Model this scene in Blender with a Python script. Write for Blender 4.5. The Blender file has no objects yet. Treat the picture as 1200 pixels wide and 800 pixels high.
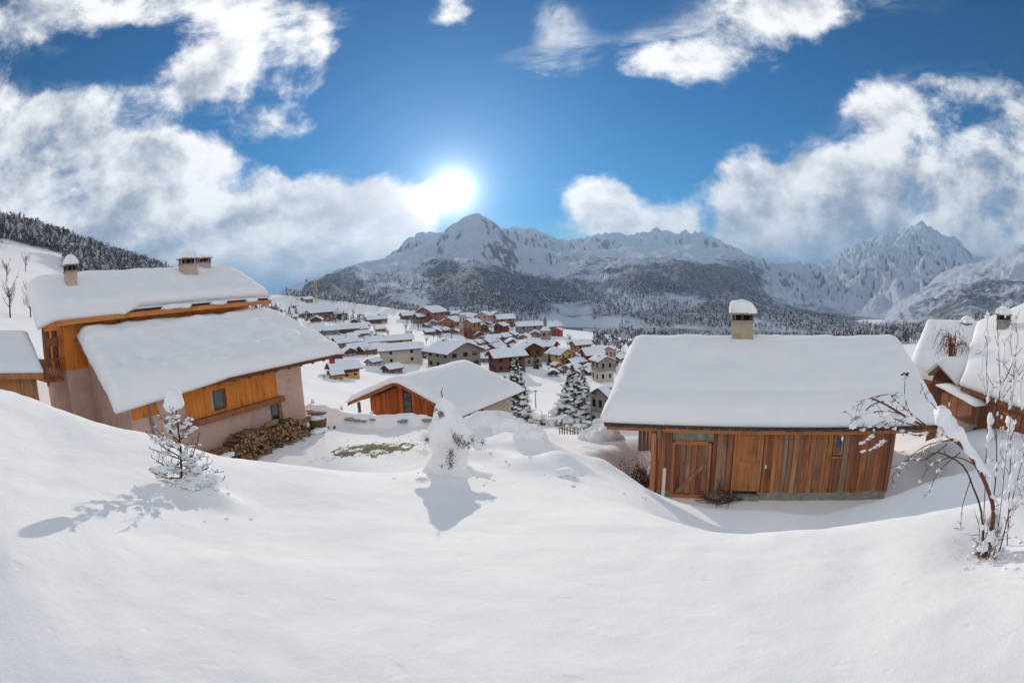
import bpy, math, random
import numpy as np
from mathutils import Matrix, Vector, noise as mnoise
random.seed(7); rng = np.random.default_rng(7)
C = bpy.context.scene.collection
S = bpy.context.scene
PI = math.pi

# ------------------------------------------------------------------ camera
FPX = 600.0; PITCH = math.radians(6.0); ROLL = math.radians(2.5)
fwd = np.array([0, math.cos(PITCH), -math.sin(PITCH)])
_u = np.array([0, math.sin(PITCH), math.cos(PITCH)]); _r = np.array([1.0, 0, 0])
rt = math.cos(ROLL) * _r - math.sin(ROLL) * _u
up = math.cos(ROLL) * _u + math.sin(ROLL) * _r
cd = bpy.data.cameras.new('camera'); cam = bpy.data.objects.new('camera', cd); C.objects.link(cam)
cam.matrix_world = Matrix(((rt[0], up[0], -fwd[0], 0), (rt[1], up[1], -fwd[1], 0), (rt[2], up[2], -fwd[2], 0), (0, 0, 0, 1)))
S.render.engine = 'CYCLES'
cd.type = 'PANO'                      # the photograph was taken through a fisheye lens
cd.panorama_type = 'FISHEYE_EQUISOLID'
cd.sensor_width = 36.0; cd.sensor_height = 24.0; cd.sensor_fit = 'HORIZONTAL'
cd.fisheye_lens = FPX / 1200 * 36; cd.fisheye_fov = PI
cd.clip_start = 0.05; cd.clip_end = 60000
S.camera = cam


def ray(px, py):
    dx, dy = px - 600, 400 - py; r = math.hypot(dx, dy) + 1e-9
    th = 2 * math.asin(r / 2 / FPX); s = math.sin(th) / r
    return s * dx * rt + s * dy * up + math.cos(th) * fwd


def at(px, py, r):
    d = ray(px, py); return d * (r / math.hypot(d[0], d[1]))


# ------------------------------------------------------------------ sky, sun, exposure
sd = ray(531, 224); SUN_EL = math.asin(sd[2]); SUN_AZ = math.atan2(sd[0], sd[1])
W = bpy.data.worlds.new('World'); S.world = W; W.use_nodes = True
nt = W.node_tree; nt.nodes.clear()


class NT:
    def __init__(s, t): s.t = t

    def node(s, typ, **k):
        n = s.t.nodes.new(typ)
        for a, b in k.items(): setattr(n, a, b)
        return n

    def put(s, sock, v):
        if isinstance(v, bpy.types.NodeSocket): s.t.links.new(v, sock)
        elif v is not None: sock.default_value = v

    def m(s, op, a, b=None, c=None, clamp=False):
        n = s.node('ShaderNodeMath', operation=op, use_clamp=clamp)
        s.put(n.inputs[0], a)
        if b is not None: s.put(n.inputs[1], b)
        if c is not None: s.put(n.inputs[2], c)
        return n.outputs[0]

    def v(s, op, a, b=None, out=0):
        n = s.node('ShaderNodeVectorMath', operation=op)
        s.put(n.inputs[0], a)
        if b is not None:
            s.put(n.inputs[3 if op == 'SCALE' else 1], b)
        return n.outputs[out]

    def noise(s, vec, scale, detail=6, rough=0.55, dist=0.0, col=False):
        n = s.node('ShaderNodeTexNoise'); s.put(n.inputs['Vector'], vec)
        n.inputs['Scale'].default_value = scale; n.inputs['Detail'].default_value = detail
        n.inputs['Roughness'].default_value = rough; n.inputs['Distortion'].default_value = dist
        return n.outputs['Color' if col else 'Fac']

    def ramp(s, x, a, b, lo=0.0, hi=1.0, smooth=True):
        n = s.node('ShaderNodeMapRange', interpolation_type='SMOOTHSTEP' if smooth else 'LINEAR')
        s.put(n.inputs[0], x); s.put(n.inputs[1], a); s.put(n.inputs[2], b); s.put(n.inputs[3], lo); s.put(n.inputs[4], hi)
        return n.outputs[0]

    def mix(s, f, a, b, mode='MIX'):
        n = s.node('ShaderNodeMix', data_type='RGBA', blend_type=mode)
        s.put(n.inputs[0], f); s.put(n.inputs[6], a); s.put(n.inputs[7], b)
        return n.outputs[2]


w = NT(nt)
sky = w.node('ShaderNodeTexSky', sky_type='NISHITA', sun_disc=False)
sky.sun_elevation = SUN_EL; sky.sun_rotation = SUN_AZ
sky.altitude = 1800; sky.air_density = 1.0; sky.dust_density = 0.2; sky.ozone_density = 3.0
hsv = w.node('ShaderNodeHueSaturation'); hsv.inputs['Saturation'].default_value = 1.85; hsv.inputs['Hue'].default_value = .505
w.put(hsv.inputs['Color'], sky.outputs[0])
tc = w.node('ShaderNodeTexCoord'); D = tc.outputs['Generated']
sep = w.node('ShaderNodeSeparateXYZ'); w.put(sep.inputs[0], D)
az = w.m('ARCTAN2', sep.outputs[0], sep.outputs[1])
el = w.m('ARCSINE', sep.outputs[2])
# cloud banks: azimuth and elevation of centre, half widths (degrees), weight
def azel(px, py):
    d = ray(px, py); return math.atan2(d[0], d[1]), math.asin(d[2])
BLOBS = []
def blob(px, py, wx, wy, k):
    a, e = azel(px, py); BLOBS.append((a, e, math.radians(wx), math.radians(wy), k))
blob(40, 200, 17, 6.5, .66); blob(150, 235, 15, 7.5, .66); blob(250, 275, 13, 8, .62); blob(120, 300, 24, 7, .60); blob(340, 290, 10, 6.5, .60); blob(420, 250, 6.5, 5.5, .58); blob(475, 245, 4.5, 4.2, .50)
blob(60, 130, 9, 2.6, .40); blob(250, 90, 6.5, 3.6, .46); blob(320, 150, 4.5, 3.5, .40); blob(270, 60, 6, 2, .25)
blob(330, 22, 8, 3.8, .56); blob(190, 8, 12, 2.6, .48); blob(375, 60, 3.0, 4, .36); blob(30, 30, 8, 4, .42)
blob(535, 0, 3, 2, .32); blob(640, 85, 5, 3.0, .40); blob(655, 35, 3, 3, .34); blob(590, 70, 3, 1.5, .25)
blob(693, 238, 5.0, 3.6, .66); blob(765, 262, 5.4, 2.4, .66); blob(725, 225, 2.4, 1.6, .3)
blob(895, 215, 5.5, 3.6, .58); blob(985, 215, 6.5, 4.6, .62); blob(1040, 265, 9, 6.5, .64); blob(920, 280, 8, 4.5, .60); blob(1150, 240, 9, 8, .58); blob(1190, 130, 5, 5, .34); blob(1130, 290, 10, 5, .60)
blob(1042, 140, 4.5, 2.8, .56); blob(1000, 120, 3, 1.2, .3); blob(1120, 110, 5, 2, .35); blob(760, 75, 7, 2.8, .42); blob(850, 45, 7, 4.0, .46); blob(920, 10, 7, 3.4, .42); blob(1000, 5, 10, 3, .24)
for px, py, wx, wy, k in [(150, 60, 8, 2.4, -.30), (60, 85, 6, 1.6, -.25), (140, 140, 5, 1.6, -.22), (235, 150, 4.0, 2.2, -.30), (345, 190, 5, 2.6, -.35), (470, 120, 12, 9, -.35), (560, 190, 2.4, 5, -.35), (600, 150, 9, 9, -.30), (840, 265, 1.5, 3.5, -.28), (800, 150, 11, 5, -.25), (1000, 60, 8, 3, -.15)]: blob(px, py, wx, wy, k)
tot = None
# direction warp so that the banks get ragged outlines
wn = w.noise(D, 3.2, 5, .6, col=True)
wsep = w.node('ShaderNodeSeparateXYZ'); w.put(wsep.inputs[0], w.v('SUBTRACT', wn, (.5, .5, .5)))
azw = w.m('MULTIPLY_ADD', wsep.outputs[0], .17, az); elw = w.m('MULTIPLY_ADD', wsep.outputs[1], .12, el)
for (a, e, sx, sy, k) in BLOBS:
    dx = w.m('MULTIPLY', w.m('SUBTRACT', azw, a), 1 / sx); dy = w.m('MULTIPLY', w.m('SUBTRACT', elw, e), 1 / sy)
    q = w.m('ADD', w.m('MULTIPLY', dx, dx), w.m('MULTIPLY', dy, dy))
    g = w.m('MULTIPLY', w.m('EXPONENT', w.m('MULTIPLY', q, -1.0)), k)
    tot = g if tot is None else w.m('ADD', tot, g)
tot = w.m('MAXIMUM', w.m('MINIMUM', tot, .68), -.3)
# out of frame the broken cloud goes on, cover raised to brighten shaded faces
back = w.ramp(w.m('ABSOLUTE', az), math.radians(64), math.radians(85), 0, .46)
high = w.ramp(el, math.radians(34), math.radians(50), 0, .30)
tot = w.m('ADD', tot, w.m('MAXIMUM', back, high))
sunv = Vector(sd)
def dens(vec):
    n1 = w.noise(vec, 3.6, 9, .6, .25)
    n2 = w.noise(vec, 11.0, 6, .6, .1)
    n = w.m('MULTIPLY_ADD', n2, .3, w.m('MULTIPLY', n1, .9))
    return n
st = w.node('ShaderNodeMapping'); w.put(st.inputs[0], D); st.inputs['Scale'].default_value = (1, 1, 1.5)
n0 = dens(st.outputs[0])
base = w.m('ADD', tot, w.m('MULTIPLY_ADD', n0, 2.0, -.60))                       # noise is about 0.6 +- 0.15
alpha = w.ramp(base, .76, 1.14)
thick = w.ramp(base, .95, 1.65)
off = w.v('ADD', st.outputs[0], tuple(0.05 * c for c in (sunv.x, sunv.y, sunv.z * .6 + .8)))
relief = w.m('SUBTRACT', n0, dens(off))
dots = w.v('DOT_PRODUCT', D, tuple(sunv), out=1)
ang = w.m('ARCCOSINE', w.m('MINIMUM', dots, .999999))
near = w.m('EXPONENT', w.m('MULTIPLY', ang, -1 / math.radians(13)))
lit = w.ramp(w.m('ADD', w.m('MULTIPLY', relief, 4.2), w.m('MULTIPLY_ADD', thick, -.50, w.ramp(el, math.radians(2), math.radians(15), -.16, 0))), -.80, .26)
cloudc = w.mix(lit, (.27, .32, .42, 1), (1.0, 1.0, 1.0, 1))
edge = w.mix(w.m('MULTIPLY', near, .9, clamp=True), cloudc, (1.0, .98, .94, 1))
glow_c = w.v('SCALE', edge, w.m('MULTIPLY_ADD', near, .42, 0.80))
bg_sky = w.v('SCALE', hsv.outputs[0], .066)
# the sun's own disc and the bright aureole of thin cloud and ice crystals round it
gl = w.m('ADD', w.m('MULTIPLY', w.m('EXPONENT', w.m('MULTIPLY', ang, -1 / math.radians(5.5))), .36),
         w.m('ADD', w.m('MULTIPLY', w.m('EXPONENT', w.m('MULTIPLY', ang, -1 / math.radians(1.15))), 4.5),
             w.m('MULTIPLY', w.ramp(ang, math.radians(1.5), math.radians(.7)), 4.0)))
vm = w.node('ShaderNodeMapping'); w.put(vm.inputs[0], D); vm.inputs['Scale'].default_value = (1.0, 1.0, 2.6); vm.inputs['Rotation'].default_value = (.3, .15, 0)
veil = w.m('MULTIPLY', w.ramp(w.noise(vm.outputs[0], 4.5, 9, .68, .8), .46, .78), w.ramp(tot, .02, .34, 0, .75))
alpha = w.m('MAXIMUM', alpha, veil)
tot_c = w.mix(alpha, w.v('ADD', bg_sky, w.v('SCALE', (.32, .62, .85), w.m('MULTIPLY', w.m('EXPONENT', w.m('MULTIPLY', ang, -1 / math.radians(17)))  , .26))), glow_c)
glow = w.v('SCALE', (1.0, .985, .95), gl)
final = w.v('ADD', tot_c, glow)
bgn = w.node('ShaderNodeBackground'); w.put(bgn.inputs[0], final); bgn.inputs[1].default_value = 1.0
wo = w.node('ShaderNodeOutputWorld'); w.put(wo.inputs[0], bgn.outputs[0])
W.cycles.sampling_method = 'MANUAL'; W.cycles.sample_map_resolution = 1024

sl = bpy.data.lights.new('sun', 'SUN'); sl.energy = 3.1; sl.angle = math.radians(.5); sl.color = (1, .90, .76)
so = bpy.data.objects.new('sun', sl); C.objects.link(so)
so.rotation_euler = Vector(-sunv).to_track_quat('-Z', 'Y').to_euler()
S.view_settings.view_transform = 'Standard'; S.view_settings.look = 'None'
S.view_settings.exposure = 0.42; S.view_settings.gamma = 1
S.cycles.volume_bounces = 0; S.cycles.max_bounces = 6; S.cycles.diffuse_bounces = 3; S.cycles.transparent_max_bounces = 8
S.cycles.use_denoising = True

# ------------------------------------------------------------------ materials
def mat(name, fn):
    m = bpy.data.materials.new(name); m.use_nodes = True; t = NT(m.node_tree)
    b = m.node_tree.nodes['Principled BSDF']; b.inputs['Roughness'].default_value = .85
    b.inputs['Specular IOR Level'].default_value = .25
    fn(t, b); return m

def pos(t, scale=(1, 1, 1)):
    o = t.node('ShaderNodeTexCoord').outputs['Object']
    mp = t.node('ShaderNodeMapping'); t.put(mp.inputs[0], o); mp.inputs['Scale'].default_value = scale
    return mp.outputs[0]

def bump(t, b, h, strength, dist):
    n = t.node('ShaderNodeBump'); n.inputs['Strength'].default_value = strength; n.inputs['Distance'].default_value = dist
    t.put(n.inputs['Height'], h); t.put(b.inputs['Normal'], n.outputs[0])

def snow_mat(name, scale=1.0, col=(.90, .89, .878, 1), strength=.5):
    def f(t, b):
        p = pos(t)
        c = t.noise(p, .7 * scale, 4, .6)
        t.put(b.inputs['Base Color'], t.mix(t.ramp(c, .3, .7), col, tuple(min(1, x * 1.03) for x in col[:3]) + (1,)))
        b.inputs['Roughness'].default_value = .9; b.inputs['Specular IOR Level'].default_value = .06
        h = t.m('ADD', t.m('MULTIPLY', t.noise(p, 2.2 * scale, 6, .6), .8), t.m('MULTIPLY', t.noise(p, 40 * scale, 3, .7), .05))
        bump(t, b, h, strength, .06 / scale)
    return mat(name, f)

def plain(name, col, var=.25, scale=6, stretch=(1, 1, 1), rough=.85, bmp=.15, dirt=0.0):
    def f(t, b):
        p = pos(t, stretch)
        n = t.noise(p, scale, 6, .65, .3)
        lo = tuple(c * (1 - var) for c in col) + (1,); hi = tuple(min(1, c * (1 + var)) for c in col) + (1,)
        c = t.mix(t.ramp(n, .3, .7), lo, hi)
        if dirt:
            d = t.noise(p, scale * .23, 5, .7)
            c = t.mix(t.m('MULTIPLY', t.ramp(d, .48, .7), dirt), c, tuple(x * .35 for x in col) + (1,))
        t.put(b.inputs['Base Color'], c); b.inputs['Roughness'].default_value = rough
        if bmp: bump(t, b, n, bmp, .02)
    return mat(name, f)

def wood(name, a, b2, vertical=True, scale=9.0, grey=0.0, tint=.19):
    """boards: grain runs along the long axis, knots and weathering streaks, a tint of its own per object"""
    def f(t, b):
        st = (1, 1, .07) if vertical else (.07, 1, 1)
        p = pos(t, st)
        oi = t.node('ShaderNodeObjectInfo').outputs['Random']
        off = t.v('ADD', p, t.v('SCALE', (13.1, 7.7, 5.3), oi))
        n = t.noise(off, scale, 7, .65, .6)
        q = t.noise(t.v('ADD', pos(t, (1, 1, .35) if vertical else (.35, 1, 1)), t.v('SCALE', (3.1, 9.7, 15.3), oi)), 2.3, 4, .6)
        c = t.mix(t.ramp(n, .32, .68), a + (1,), b2 + (1,))
        c = t.mix(t.m('MULTIPLY', t.ramp(q, .52, .72), .6), c, tuple(x * .4 for x in a) + (1,))
        if grey:
            c = t.mix(t.m('MULTIPLY', t.ramp(t.noise(off, 1.6, 4, .6), .42, .66), grey), c, (.24, .21, .18, 1))
        kn = t.noise(t.v('ADD', pos(t, (1, 1, .4) if vertical else (.4, 1, 1)), t.v('SCALE', (7.1, 2.7, 9.3), oi)), 7.0, 2, .5)
        c = t.mix(t.m('MULTIPLY', t.ramp(kn, .66, .76), .75), c, tuple(x * .25 for x in a) + (1,))
        h = t.node('ShaderNodeHueSaturation'); t.put(h.inputs['Color'], c)
        t.put(h.inputs['Value'], t.ramp(oi, 0, 1, 1 - tint, 1 + tint, False))
        t.put(b.inputs['Base Color'], h.outputs[0]); bump(t, b, n, .35, .01)
    return mat(name, f)

M = {}
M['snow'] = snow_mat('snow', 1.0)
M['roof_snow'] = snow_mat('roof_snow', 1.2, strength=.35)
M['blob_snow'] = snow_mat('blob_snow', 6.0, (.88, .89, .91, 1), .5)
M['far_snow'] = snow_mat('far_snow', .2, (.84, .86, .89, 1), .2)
M['hut_red'] = wood('hut_red', (.32, .10, .038), (.50, .195, .08), grey=.3)
M['hut_brown'] = wood('hut_brown', (.19, .07, .032), (.38, .15, .068), grey=.3)
M['hut_grey'] = wood('hut_grey', (.25, .13, .075), (.42, .25, .145), grey=.45, tint=.18)
M['hut_orange'] = wood('hut_orange', (.42, .155, .055), (.58, .26, .10), grey=.3)
M['door'] = wood('door_wood', (.42, .165, .06), (.56, .25, .095), scale=6, tint=.05)
M['beam'] = wood('beam_wood', (.55, .19, .06), (.70, .28, .09), vertical=False)
M['dark_beam'] = wood('dark_beam_wood', (.10, .035, .02), (.2, .075, .035), vertical=False)
M['orange_board'] = wood('orange_board', (.70, .215, .035), (.80, .28, .055), scale=5, tint=.06)
M['red_board'] = wood('red_board', (.52, .12, .03), (.66, .19, .05), scale=5)
M['eave_metal'] = plain('eave_metal', (.05, .05, .055), rough=.5)
M['pink'] = plain('pink_render', (.66, .44, .355), .07, 3, rough=.95, bmp=.2, dirt=.35)
M['beige'] = plain('beige_render', (.52, .45, .34), .07, 3, rough=.95, bmp=.1, dirt=.15)
M['chimney'] = plain('chimney_render', (.45, .36, .25), .10, 4, rough=.95, bmp=.15, dirt=.3)
M['pinkchim'] = plain('pink_chimney_render', (.55, .40, .33), .07, 4, rough=.95, bmp=.15, dirt=.2)
M['stone'] = plain('stone_wall', (.30, .28, .25), .35, 9, rough=.95, bmp=.6)
M['plinth'] = plain('plinth_stone', (.30, .28, .23), .25, 6, rough=.95, bmp=.4, dirt=.4)
M['black'] = plain('dark_opening', (.015, .014, .013), .3, 6, bmp=0)
M['metal'] = plain('grey_metal', (.25, .26, .27), .1, 6, rough=.4, bmp=0)
M['white'] = plain('white_plastic', (.75, .73, .68), .05, 6, rough=.5, bmp=0)
M['frame_green'] = plain('window_frame', (.10, .13, .10), .15, 6, rough=.6, bmp=0)
M['bark'] = plain('bark', (.07, .035, .025), .4, 30, rough=.95, bmp=.5)
M['bark_red'] = plain('bark_red', (.16, .065, .04), .35, 30, rough=.8, bmp=.3)
M['twig'] = plain('twig', (.10, .055, .045), .3, 30, rough=.9, bmp=0)
M['needle'] = plain('needle', (.035, .055, .028), .4, 8, rough=.9, bmp=0)
M['needle_brown'] = plain('needle_brown', (.09, .085, .045), .4, 8, rough=.9, bmp=0)
M['dry_grass'] = plain('dry_grass', (.13, .10, .04), .5, 20, rough=.95, bmp=0)
M['dry_leaf'] = plain('dry_leaf', (.16, .06, .035), .5, 20, rough=.95, bmp=0)
M['bare_wood'] = plain('bare_forest', (.115, .11, .125), .4, .2, rough=1, bmp=0)
M['frost_wood'] = plain('frosted_forest', (.52, .52, .54), .3, .2, rough=1, bmp=0)
M['dark_wood'] = plain('dark_forest', (.055, .065, .06), .4, .2, rough=1, bmp=0)
M['log'] = wood('log_wood', (.20, .11, .055), (.36, .21, .11), vertical=False)
M['log_end'] = plain('log_end', (.42, .27, .14), .3, 14, rough=.9, bmp=.1)
M['log_dark'] = plain('log_bark', (.14, .085, .05), .4, 14, rough=.95, bmp=.2)
M['crane'] = plain('crane_yellow', (.55, .42, .12), .1, 2, rough=.5, bmp=0)
M['red_wall'] = plain('red_wall', (.50, .08, .05), .1, 3, bmp=0)
M['ochre'] = plain('ochre_render', (.60, .38, .14), .12, 2, bmp=0)
M['brown_far'] = plain('brown_timber', (.16, .075, .045), .3, 2, bmp=0)
M['orange_far'] = plain('orange_timber', (.36, .175, .095), .35, 2, bmp=0)
M['darkred_far'] = plain('dark_red_timber', (.24, .055, .04), .25, 2, bmp=0)
M['grey_far'] = plain('grey_stone', (.30, .26, .22), .25, 2, bmp=0)
M['cream_far'] = plain('cream_render', (.55, .48, .40), .12, 2, bmp=0)
M['pink_far'] = plain('pink_far_render', (.52, .34, .30), .12, 2, bmp=0)
M['spire'] = plain('green_copper', (.14, .22, .10), .2, 2, bmp=0)
M['curtain'] = plain('blue_curtain', (.08, .11, .20), .3, 3, bmp=0)
def glassf(t, b):
    b.inputs['Base Color'].default_value = (.03, .045, .05, 1); b.inputs['Roughness'].default_value = .06
    b.inputs['Specular IOR Level'].default_value = .8
M['glass'] = mat('glass', glassf)

# mountains: snow, rock and leafless forest, coverage per vertex plus fine breakup
def mountf(t, b):
    g = t.node('ShaderNodeTexCoord').outputs['Object']
    a = t.node('ShaderNodeAttribute', attribute_name='forest').outputs['Fac']
    n1 = t.noise(g, 1 / 260, 9, .68, .4); n2 = t.noise(g, 1 / 34, 6, .75)
    n3 = t.noise(g, 1 / 210, 9, .72, .6)
    geo = t.node('ShaderNodeNewGeometry'); sp = t.node('ShaderNodeSeparateXYZ'); t.put(sp.inputs[0], geo.outputs['Normal'])
    steep = t.ramp(sp.outputs[2], .90, .62)
    n4 = t.noise(g, 1 / 11, 3, .8)
    f = t.m('ADD', a, t.m('MULTIPLY', t.m('SUBTRACT', n1, .5), 2.0))
    f = t.m('ADD', f, t.m('MULTIPLY', t.m('SUBTRACT', n2, .5), 1.5))
    f = t.m('MULTIPLY', t.ramp(f, .34, .74), t.ramp(n4, .34, .58, .50, 1.0))
    rock = t.ramp(t.m('ADD', steep, t.m('MULTIPLY', t.m('SUBTRACT', n3, .5), 3.0)), .50, 1.05)
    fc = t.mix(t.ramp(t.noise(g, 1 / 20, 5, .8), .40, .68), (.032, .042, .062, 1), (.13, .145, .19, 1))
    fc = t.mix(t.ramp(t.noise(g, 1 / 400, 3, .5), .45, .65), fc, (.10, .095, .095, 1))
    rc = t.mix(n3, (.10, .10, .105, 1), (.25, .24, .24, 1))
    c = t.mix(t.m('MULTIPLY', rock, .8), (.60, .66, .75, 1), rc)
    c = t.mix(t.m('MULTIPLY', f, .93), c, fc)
    t.put(b.inputs['Base Color'], c); b.inputs['Roughness'].default_value = .95; b.inputs['Specular IOR Level'].default_value = .05
    bump(t, b, t.m('ADD', n3, t.m('MULTIPLY', n2, .3)), 1.0, 30)
M['mountain'] = mat('mountain', mountf)

def groundf(t, b):
    g = t.node('ShaderNodeTexCoord').outputs['Object']
    at_ = t.node('ShaderNodeAttribute', attribute_name='soil').outputs['Fac']
    ln = t.v('LENGTH', g, out=1)
    near = t.ramp(ln, 14, 60, 1, 0)
    c = t.noise(g, .5, 4, .6)
    base = t.mix(c, (.905, .89, .875, 1), (.93, .915, .90, 1))
    gn = t.noise(g, 3.4, 7, .7)
    gs = t.noise(t.v('MULTIPLY', g, (1, .5, 1)), 2.0, 6, .75)
    s = t.m('MULTIPLY', t.ramp(t.m('ADD', at_, t.m('MULTIPLY', t.m('SUBTRACT', gs, .5), 4.2)), .78, .9), t.ramp(at_, .15, .4))
    gc = t.mix(t.ramp(t.noise(g, 12, 4, .7), .4, .6), (.09, .08, .03, 1), (.20, .17, .08, 1))
    t.put(b.inputs['Base Color'], t.mix(s, base, gc)); b.inputs['Roughness'].default_value = .9; b.inputs['Specular IOR Level'].default_value = .05
    h = t.m('ADD', t.m('MULTIPLY', t.noise(g, 1.5, 6, .55), .9), t.m('MULTIPLY', t.noise(g, 60, 4, .75), .075))
    h = t.m('ADD', h, t.m('MULTIPLY', t.ramp(t.noise(g, 5.5, 2, .5), .62, .80), -.10))
    h = t.m('MULTIPLY', h, near)
    bump(t, b, h, .48, .09)
M['ground'] = mat('snow_ground', groundf)

# ------------------------------------------------------------------ object helpers
def tag(o, label=None, cat=None, group=None, kind=None):
    if label: o['label'] = label
    if cat: o['category'] = cat
    if group: o['group'] = group
    if kind: o['kind'] = kind
    return o

def empty(name, loc, rz=0.0, label=None, cat=None, group=None):
    o = bpy.data.objects.new(name, None); C.objects.link(o)
    o.location = loc; o.rotation_euler = (0, 0, rz); o.empty_display_size = .2
    return tag(o, label, cat, group)

JOINED = {'foliage', 'crown', 'stem', 'snow', 'eave_edge', 'mast', 'jib', 'seed_head', 'twig'}   # too fine to pick apart
class MB:
    def __init__(s): s.v = []; s.f = []; s.n = 0; s.mi = []
    def add(s, v, f, mi=0):
        b = s.n; v = [tuple(map(float, x)) for x in v]
        s.v += v; s.f += [tuple(i + b for i in q) for q in f]; s.mi += [mi] * len(f); s.n += len(v); return s
    def box(s, x0, x1, y0, y1, z0, z1, mi=0):
        return s.add([(x0, y0, z0), (x1, y0, z0), (x1, y1, z0), (x0, y1, z0), (x0, y0, z1), (x1, y0, z1), (x1, y1, z1), (x0, y1, z1)],
                     [(0, 3, 2, 1), (4, 5, 6, 7), (0, 1, 5, 4), (1, 2, 6, 5), (2, 3, 7, 6), (3, 0, 4, 7)], mi)
    def hexa(s, p, mi=0):  # 4 bottom, 4 top
        return s.add(p, [(0, 3, 2, 1), (4, 5, 6, 7), (0, 1, 5, 4), (1, 2, 6, 5), (2, 3, 7, 6), (3, 0, 4, 7)], mi)
    def prism(s, poly, y0, y1, mi=0):  # poly in XZ, extruded in Y
        n = len(poly); v = [(x, y0, z) for x, z in poly] + [(x, y1, z) for x, z in poly]
        f = [tuple(range(n)), tuple(range(2 * n - 1, n - 1, -1))] + [(i, i + n, (i + 1) % n + n, (i + 1) % n) for i in range(n)]
        return s.add(v, f, mi)
    def prismx(s, poly, x0, x1, mi=0):  # poly in YZ, extruded in X
        n = len(poly); v = [(x0, y, z) for y, z in poly] + [(x1, y, z) for y, z in poly]
        f = [tuple(range(n - 1, -1, -1)), tuple(range(n, 2 * n))] + [((i + 1) % n, (i + 1) % n + n, i + n, i) for i in range(n)]
        return s.add(v, f, mi)
    def tube(s, pts, rad, k=6, mi=0):
        pts = [Vector(p) for p in pts]; n = len(pts)
        rad = rad if hasattr(rad, '__len__') else [rad] * n
        v = []; ref = Vector((.3, .2, .9))
        for i, p in enumerate(pts):
            d = (pts[min(i + 1, n - 1)] - pts[max(i - 1, 0)]).normalized()
            a = d.cross(ref)
            if a.length < .05: a = d.cross(Vector((1, 0, 0)))
            a.normalize(); b = d.cross(a)
            for j in range(k):
                t = 2 * PI * j / k; v.append(p + (a * math.cos(t) + b * math.sin(t)) * rad[i])
        f = [(i * k + j, i * k + (j + 1) % k, (i + 1) * k + (j + 1) % k, (i + 1) * k + j) for i in range(n - 1) for j in range(k)]
        f += [tuple(range(k - 1, -1, -1)), tuple(range((n - 1) * k, n * k))]
        return s.add(v, f, mi)
    def ball(s, c, r, sc=(1, 1, 1), lump=.15, sub=1, mi=0, flat=None, seed=None, freq=1.6):
        V, Fc = ICO[sub]; o = Vector((random.random() * 50,) * 3) if seed is None else Vector((seed,) * 3)
        out = []
        for p in V:
            k = r * (1 + lump * 2 * mnoise.noise(p * freq + o))
            q = Vector((p.x * sc[0], p.y * sc[1], p.z * sc[2])) * k
            if flat is not None and q.z < -flat * r: q.z = -flat * r
            out.append(Vector(c) + q)
        return s.add(out, Fc, mi)
    def build(s, name, mats, parent=None, smooth=False, angle=None):
        me = bpy.data.meshes.new(name); me.from_pydata(s.v, [], s.f)
        mats = mats if isinstance(mats, (list, tuple)) else [mats]
        for m in mats: me.materials.append(m)
        if len(mats) > 1: me.polygons.foreach_set('material_index', s.mi)
        if smooth: me.shade_smooth()
        me.update()
        o = bpy.data.objects.new(name, me); C.objects.link(o)
        if parent is not None: o.parent = parent
        if parent is not None and name in JOINED: o['kind'] = 'stuff'
        return o

def icosphere(sub):
    t = (1 + 5 ** .5) / 2
    v = [Vector(p).normalized() for p in [(-1, t, 0), (1, t, 0), (-1, -t, 0), (1, -t, 0), (0, -1, t), (0, 1, t), (0, -1, -t), (0, 1, -t), (t, 0, -1), (t, 0, 1), (-t, 0, -1), (-t, 0, 1)]]
    f = [(0, 11, 5), (0, 5, 1), (0, 1, 7), (0, 7, 10), (0, 10, 11), (1, 5, 9), (5, 11, 4), (11, 10, 2), (10, 7, 6), (7, 1, 8), (3, 9, 4), (3, 4, 2), (3, 2, 6), (3, 6, 8), (3, 8, 9), (4, 9, 5), (2, 4, 11), (6, 2, 10), (8, 6, 7), (9, 8, 1)]
    for _ in range(sub):
        c = {}; g = []
        def mid(a, b):
            k = (min(a, b), max(a, b))
            if k not in c: v.append(((v[a] + v[b]) / 2).normalized()); c[k] = len(v) - 1
            return c[k]
        for a, b, d in f:
            x, y, z = mid(a, b), mid(b, d), mid(d, a); g += [(a, x, z), (b, y, x), (d, z, y), (x, y, z)]
        f = g
    return v, f
ICO = {i: icosphere(i) for i in range(5)}

def local(o, p):
    """world point into the frame of a top-level Empty"""
    a = o.rotation_euler[2]; q = np.asarray(p, float) - np.array(o.location)
    return np.array([q[0] * math.cos(a) + q[1] * math.sin(a), -q[0] * math.sin(a) + q[1] * math.cos(a), q[2]])

def grid_mesh(P, name, m, parent=None, smooth=True):
    nu, nv = P.shape[:2]
    me = bpy.data.meshes.new(name)
    idx = np.arange(nu * nv).reshape(nu, nv)
    F_ = np.stack([idx[:-1, :-1], idx[1:, :-1], idx[1:, 1:], idx[:-1, 1:]], -1).reshape(-1, 4)
    me.vertices.add(nu * nv); me.vertices.foreach_set('co', P.reshape(-1).astype(np.float32))
    me.loops.add(F_.size); me.loops.foreach_set('vertex_index', F_.reshape(-1).astype(np.int32))
    me.polygons.add(len(F_)); me.polygons.foreach_set('loop_start', np.arange(0, F_.size, 4, dtype=np.int32))
    me.update(calc_edges=True); me.validate()
    me.materials.append(m)
    if smooth: me.shade_smooth()
    o = bpy.data.objects.new(name, me); C.objects.link(o)
    if parent is not None: o.parent = parent
    return o

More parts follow.
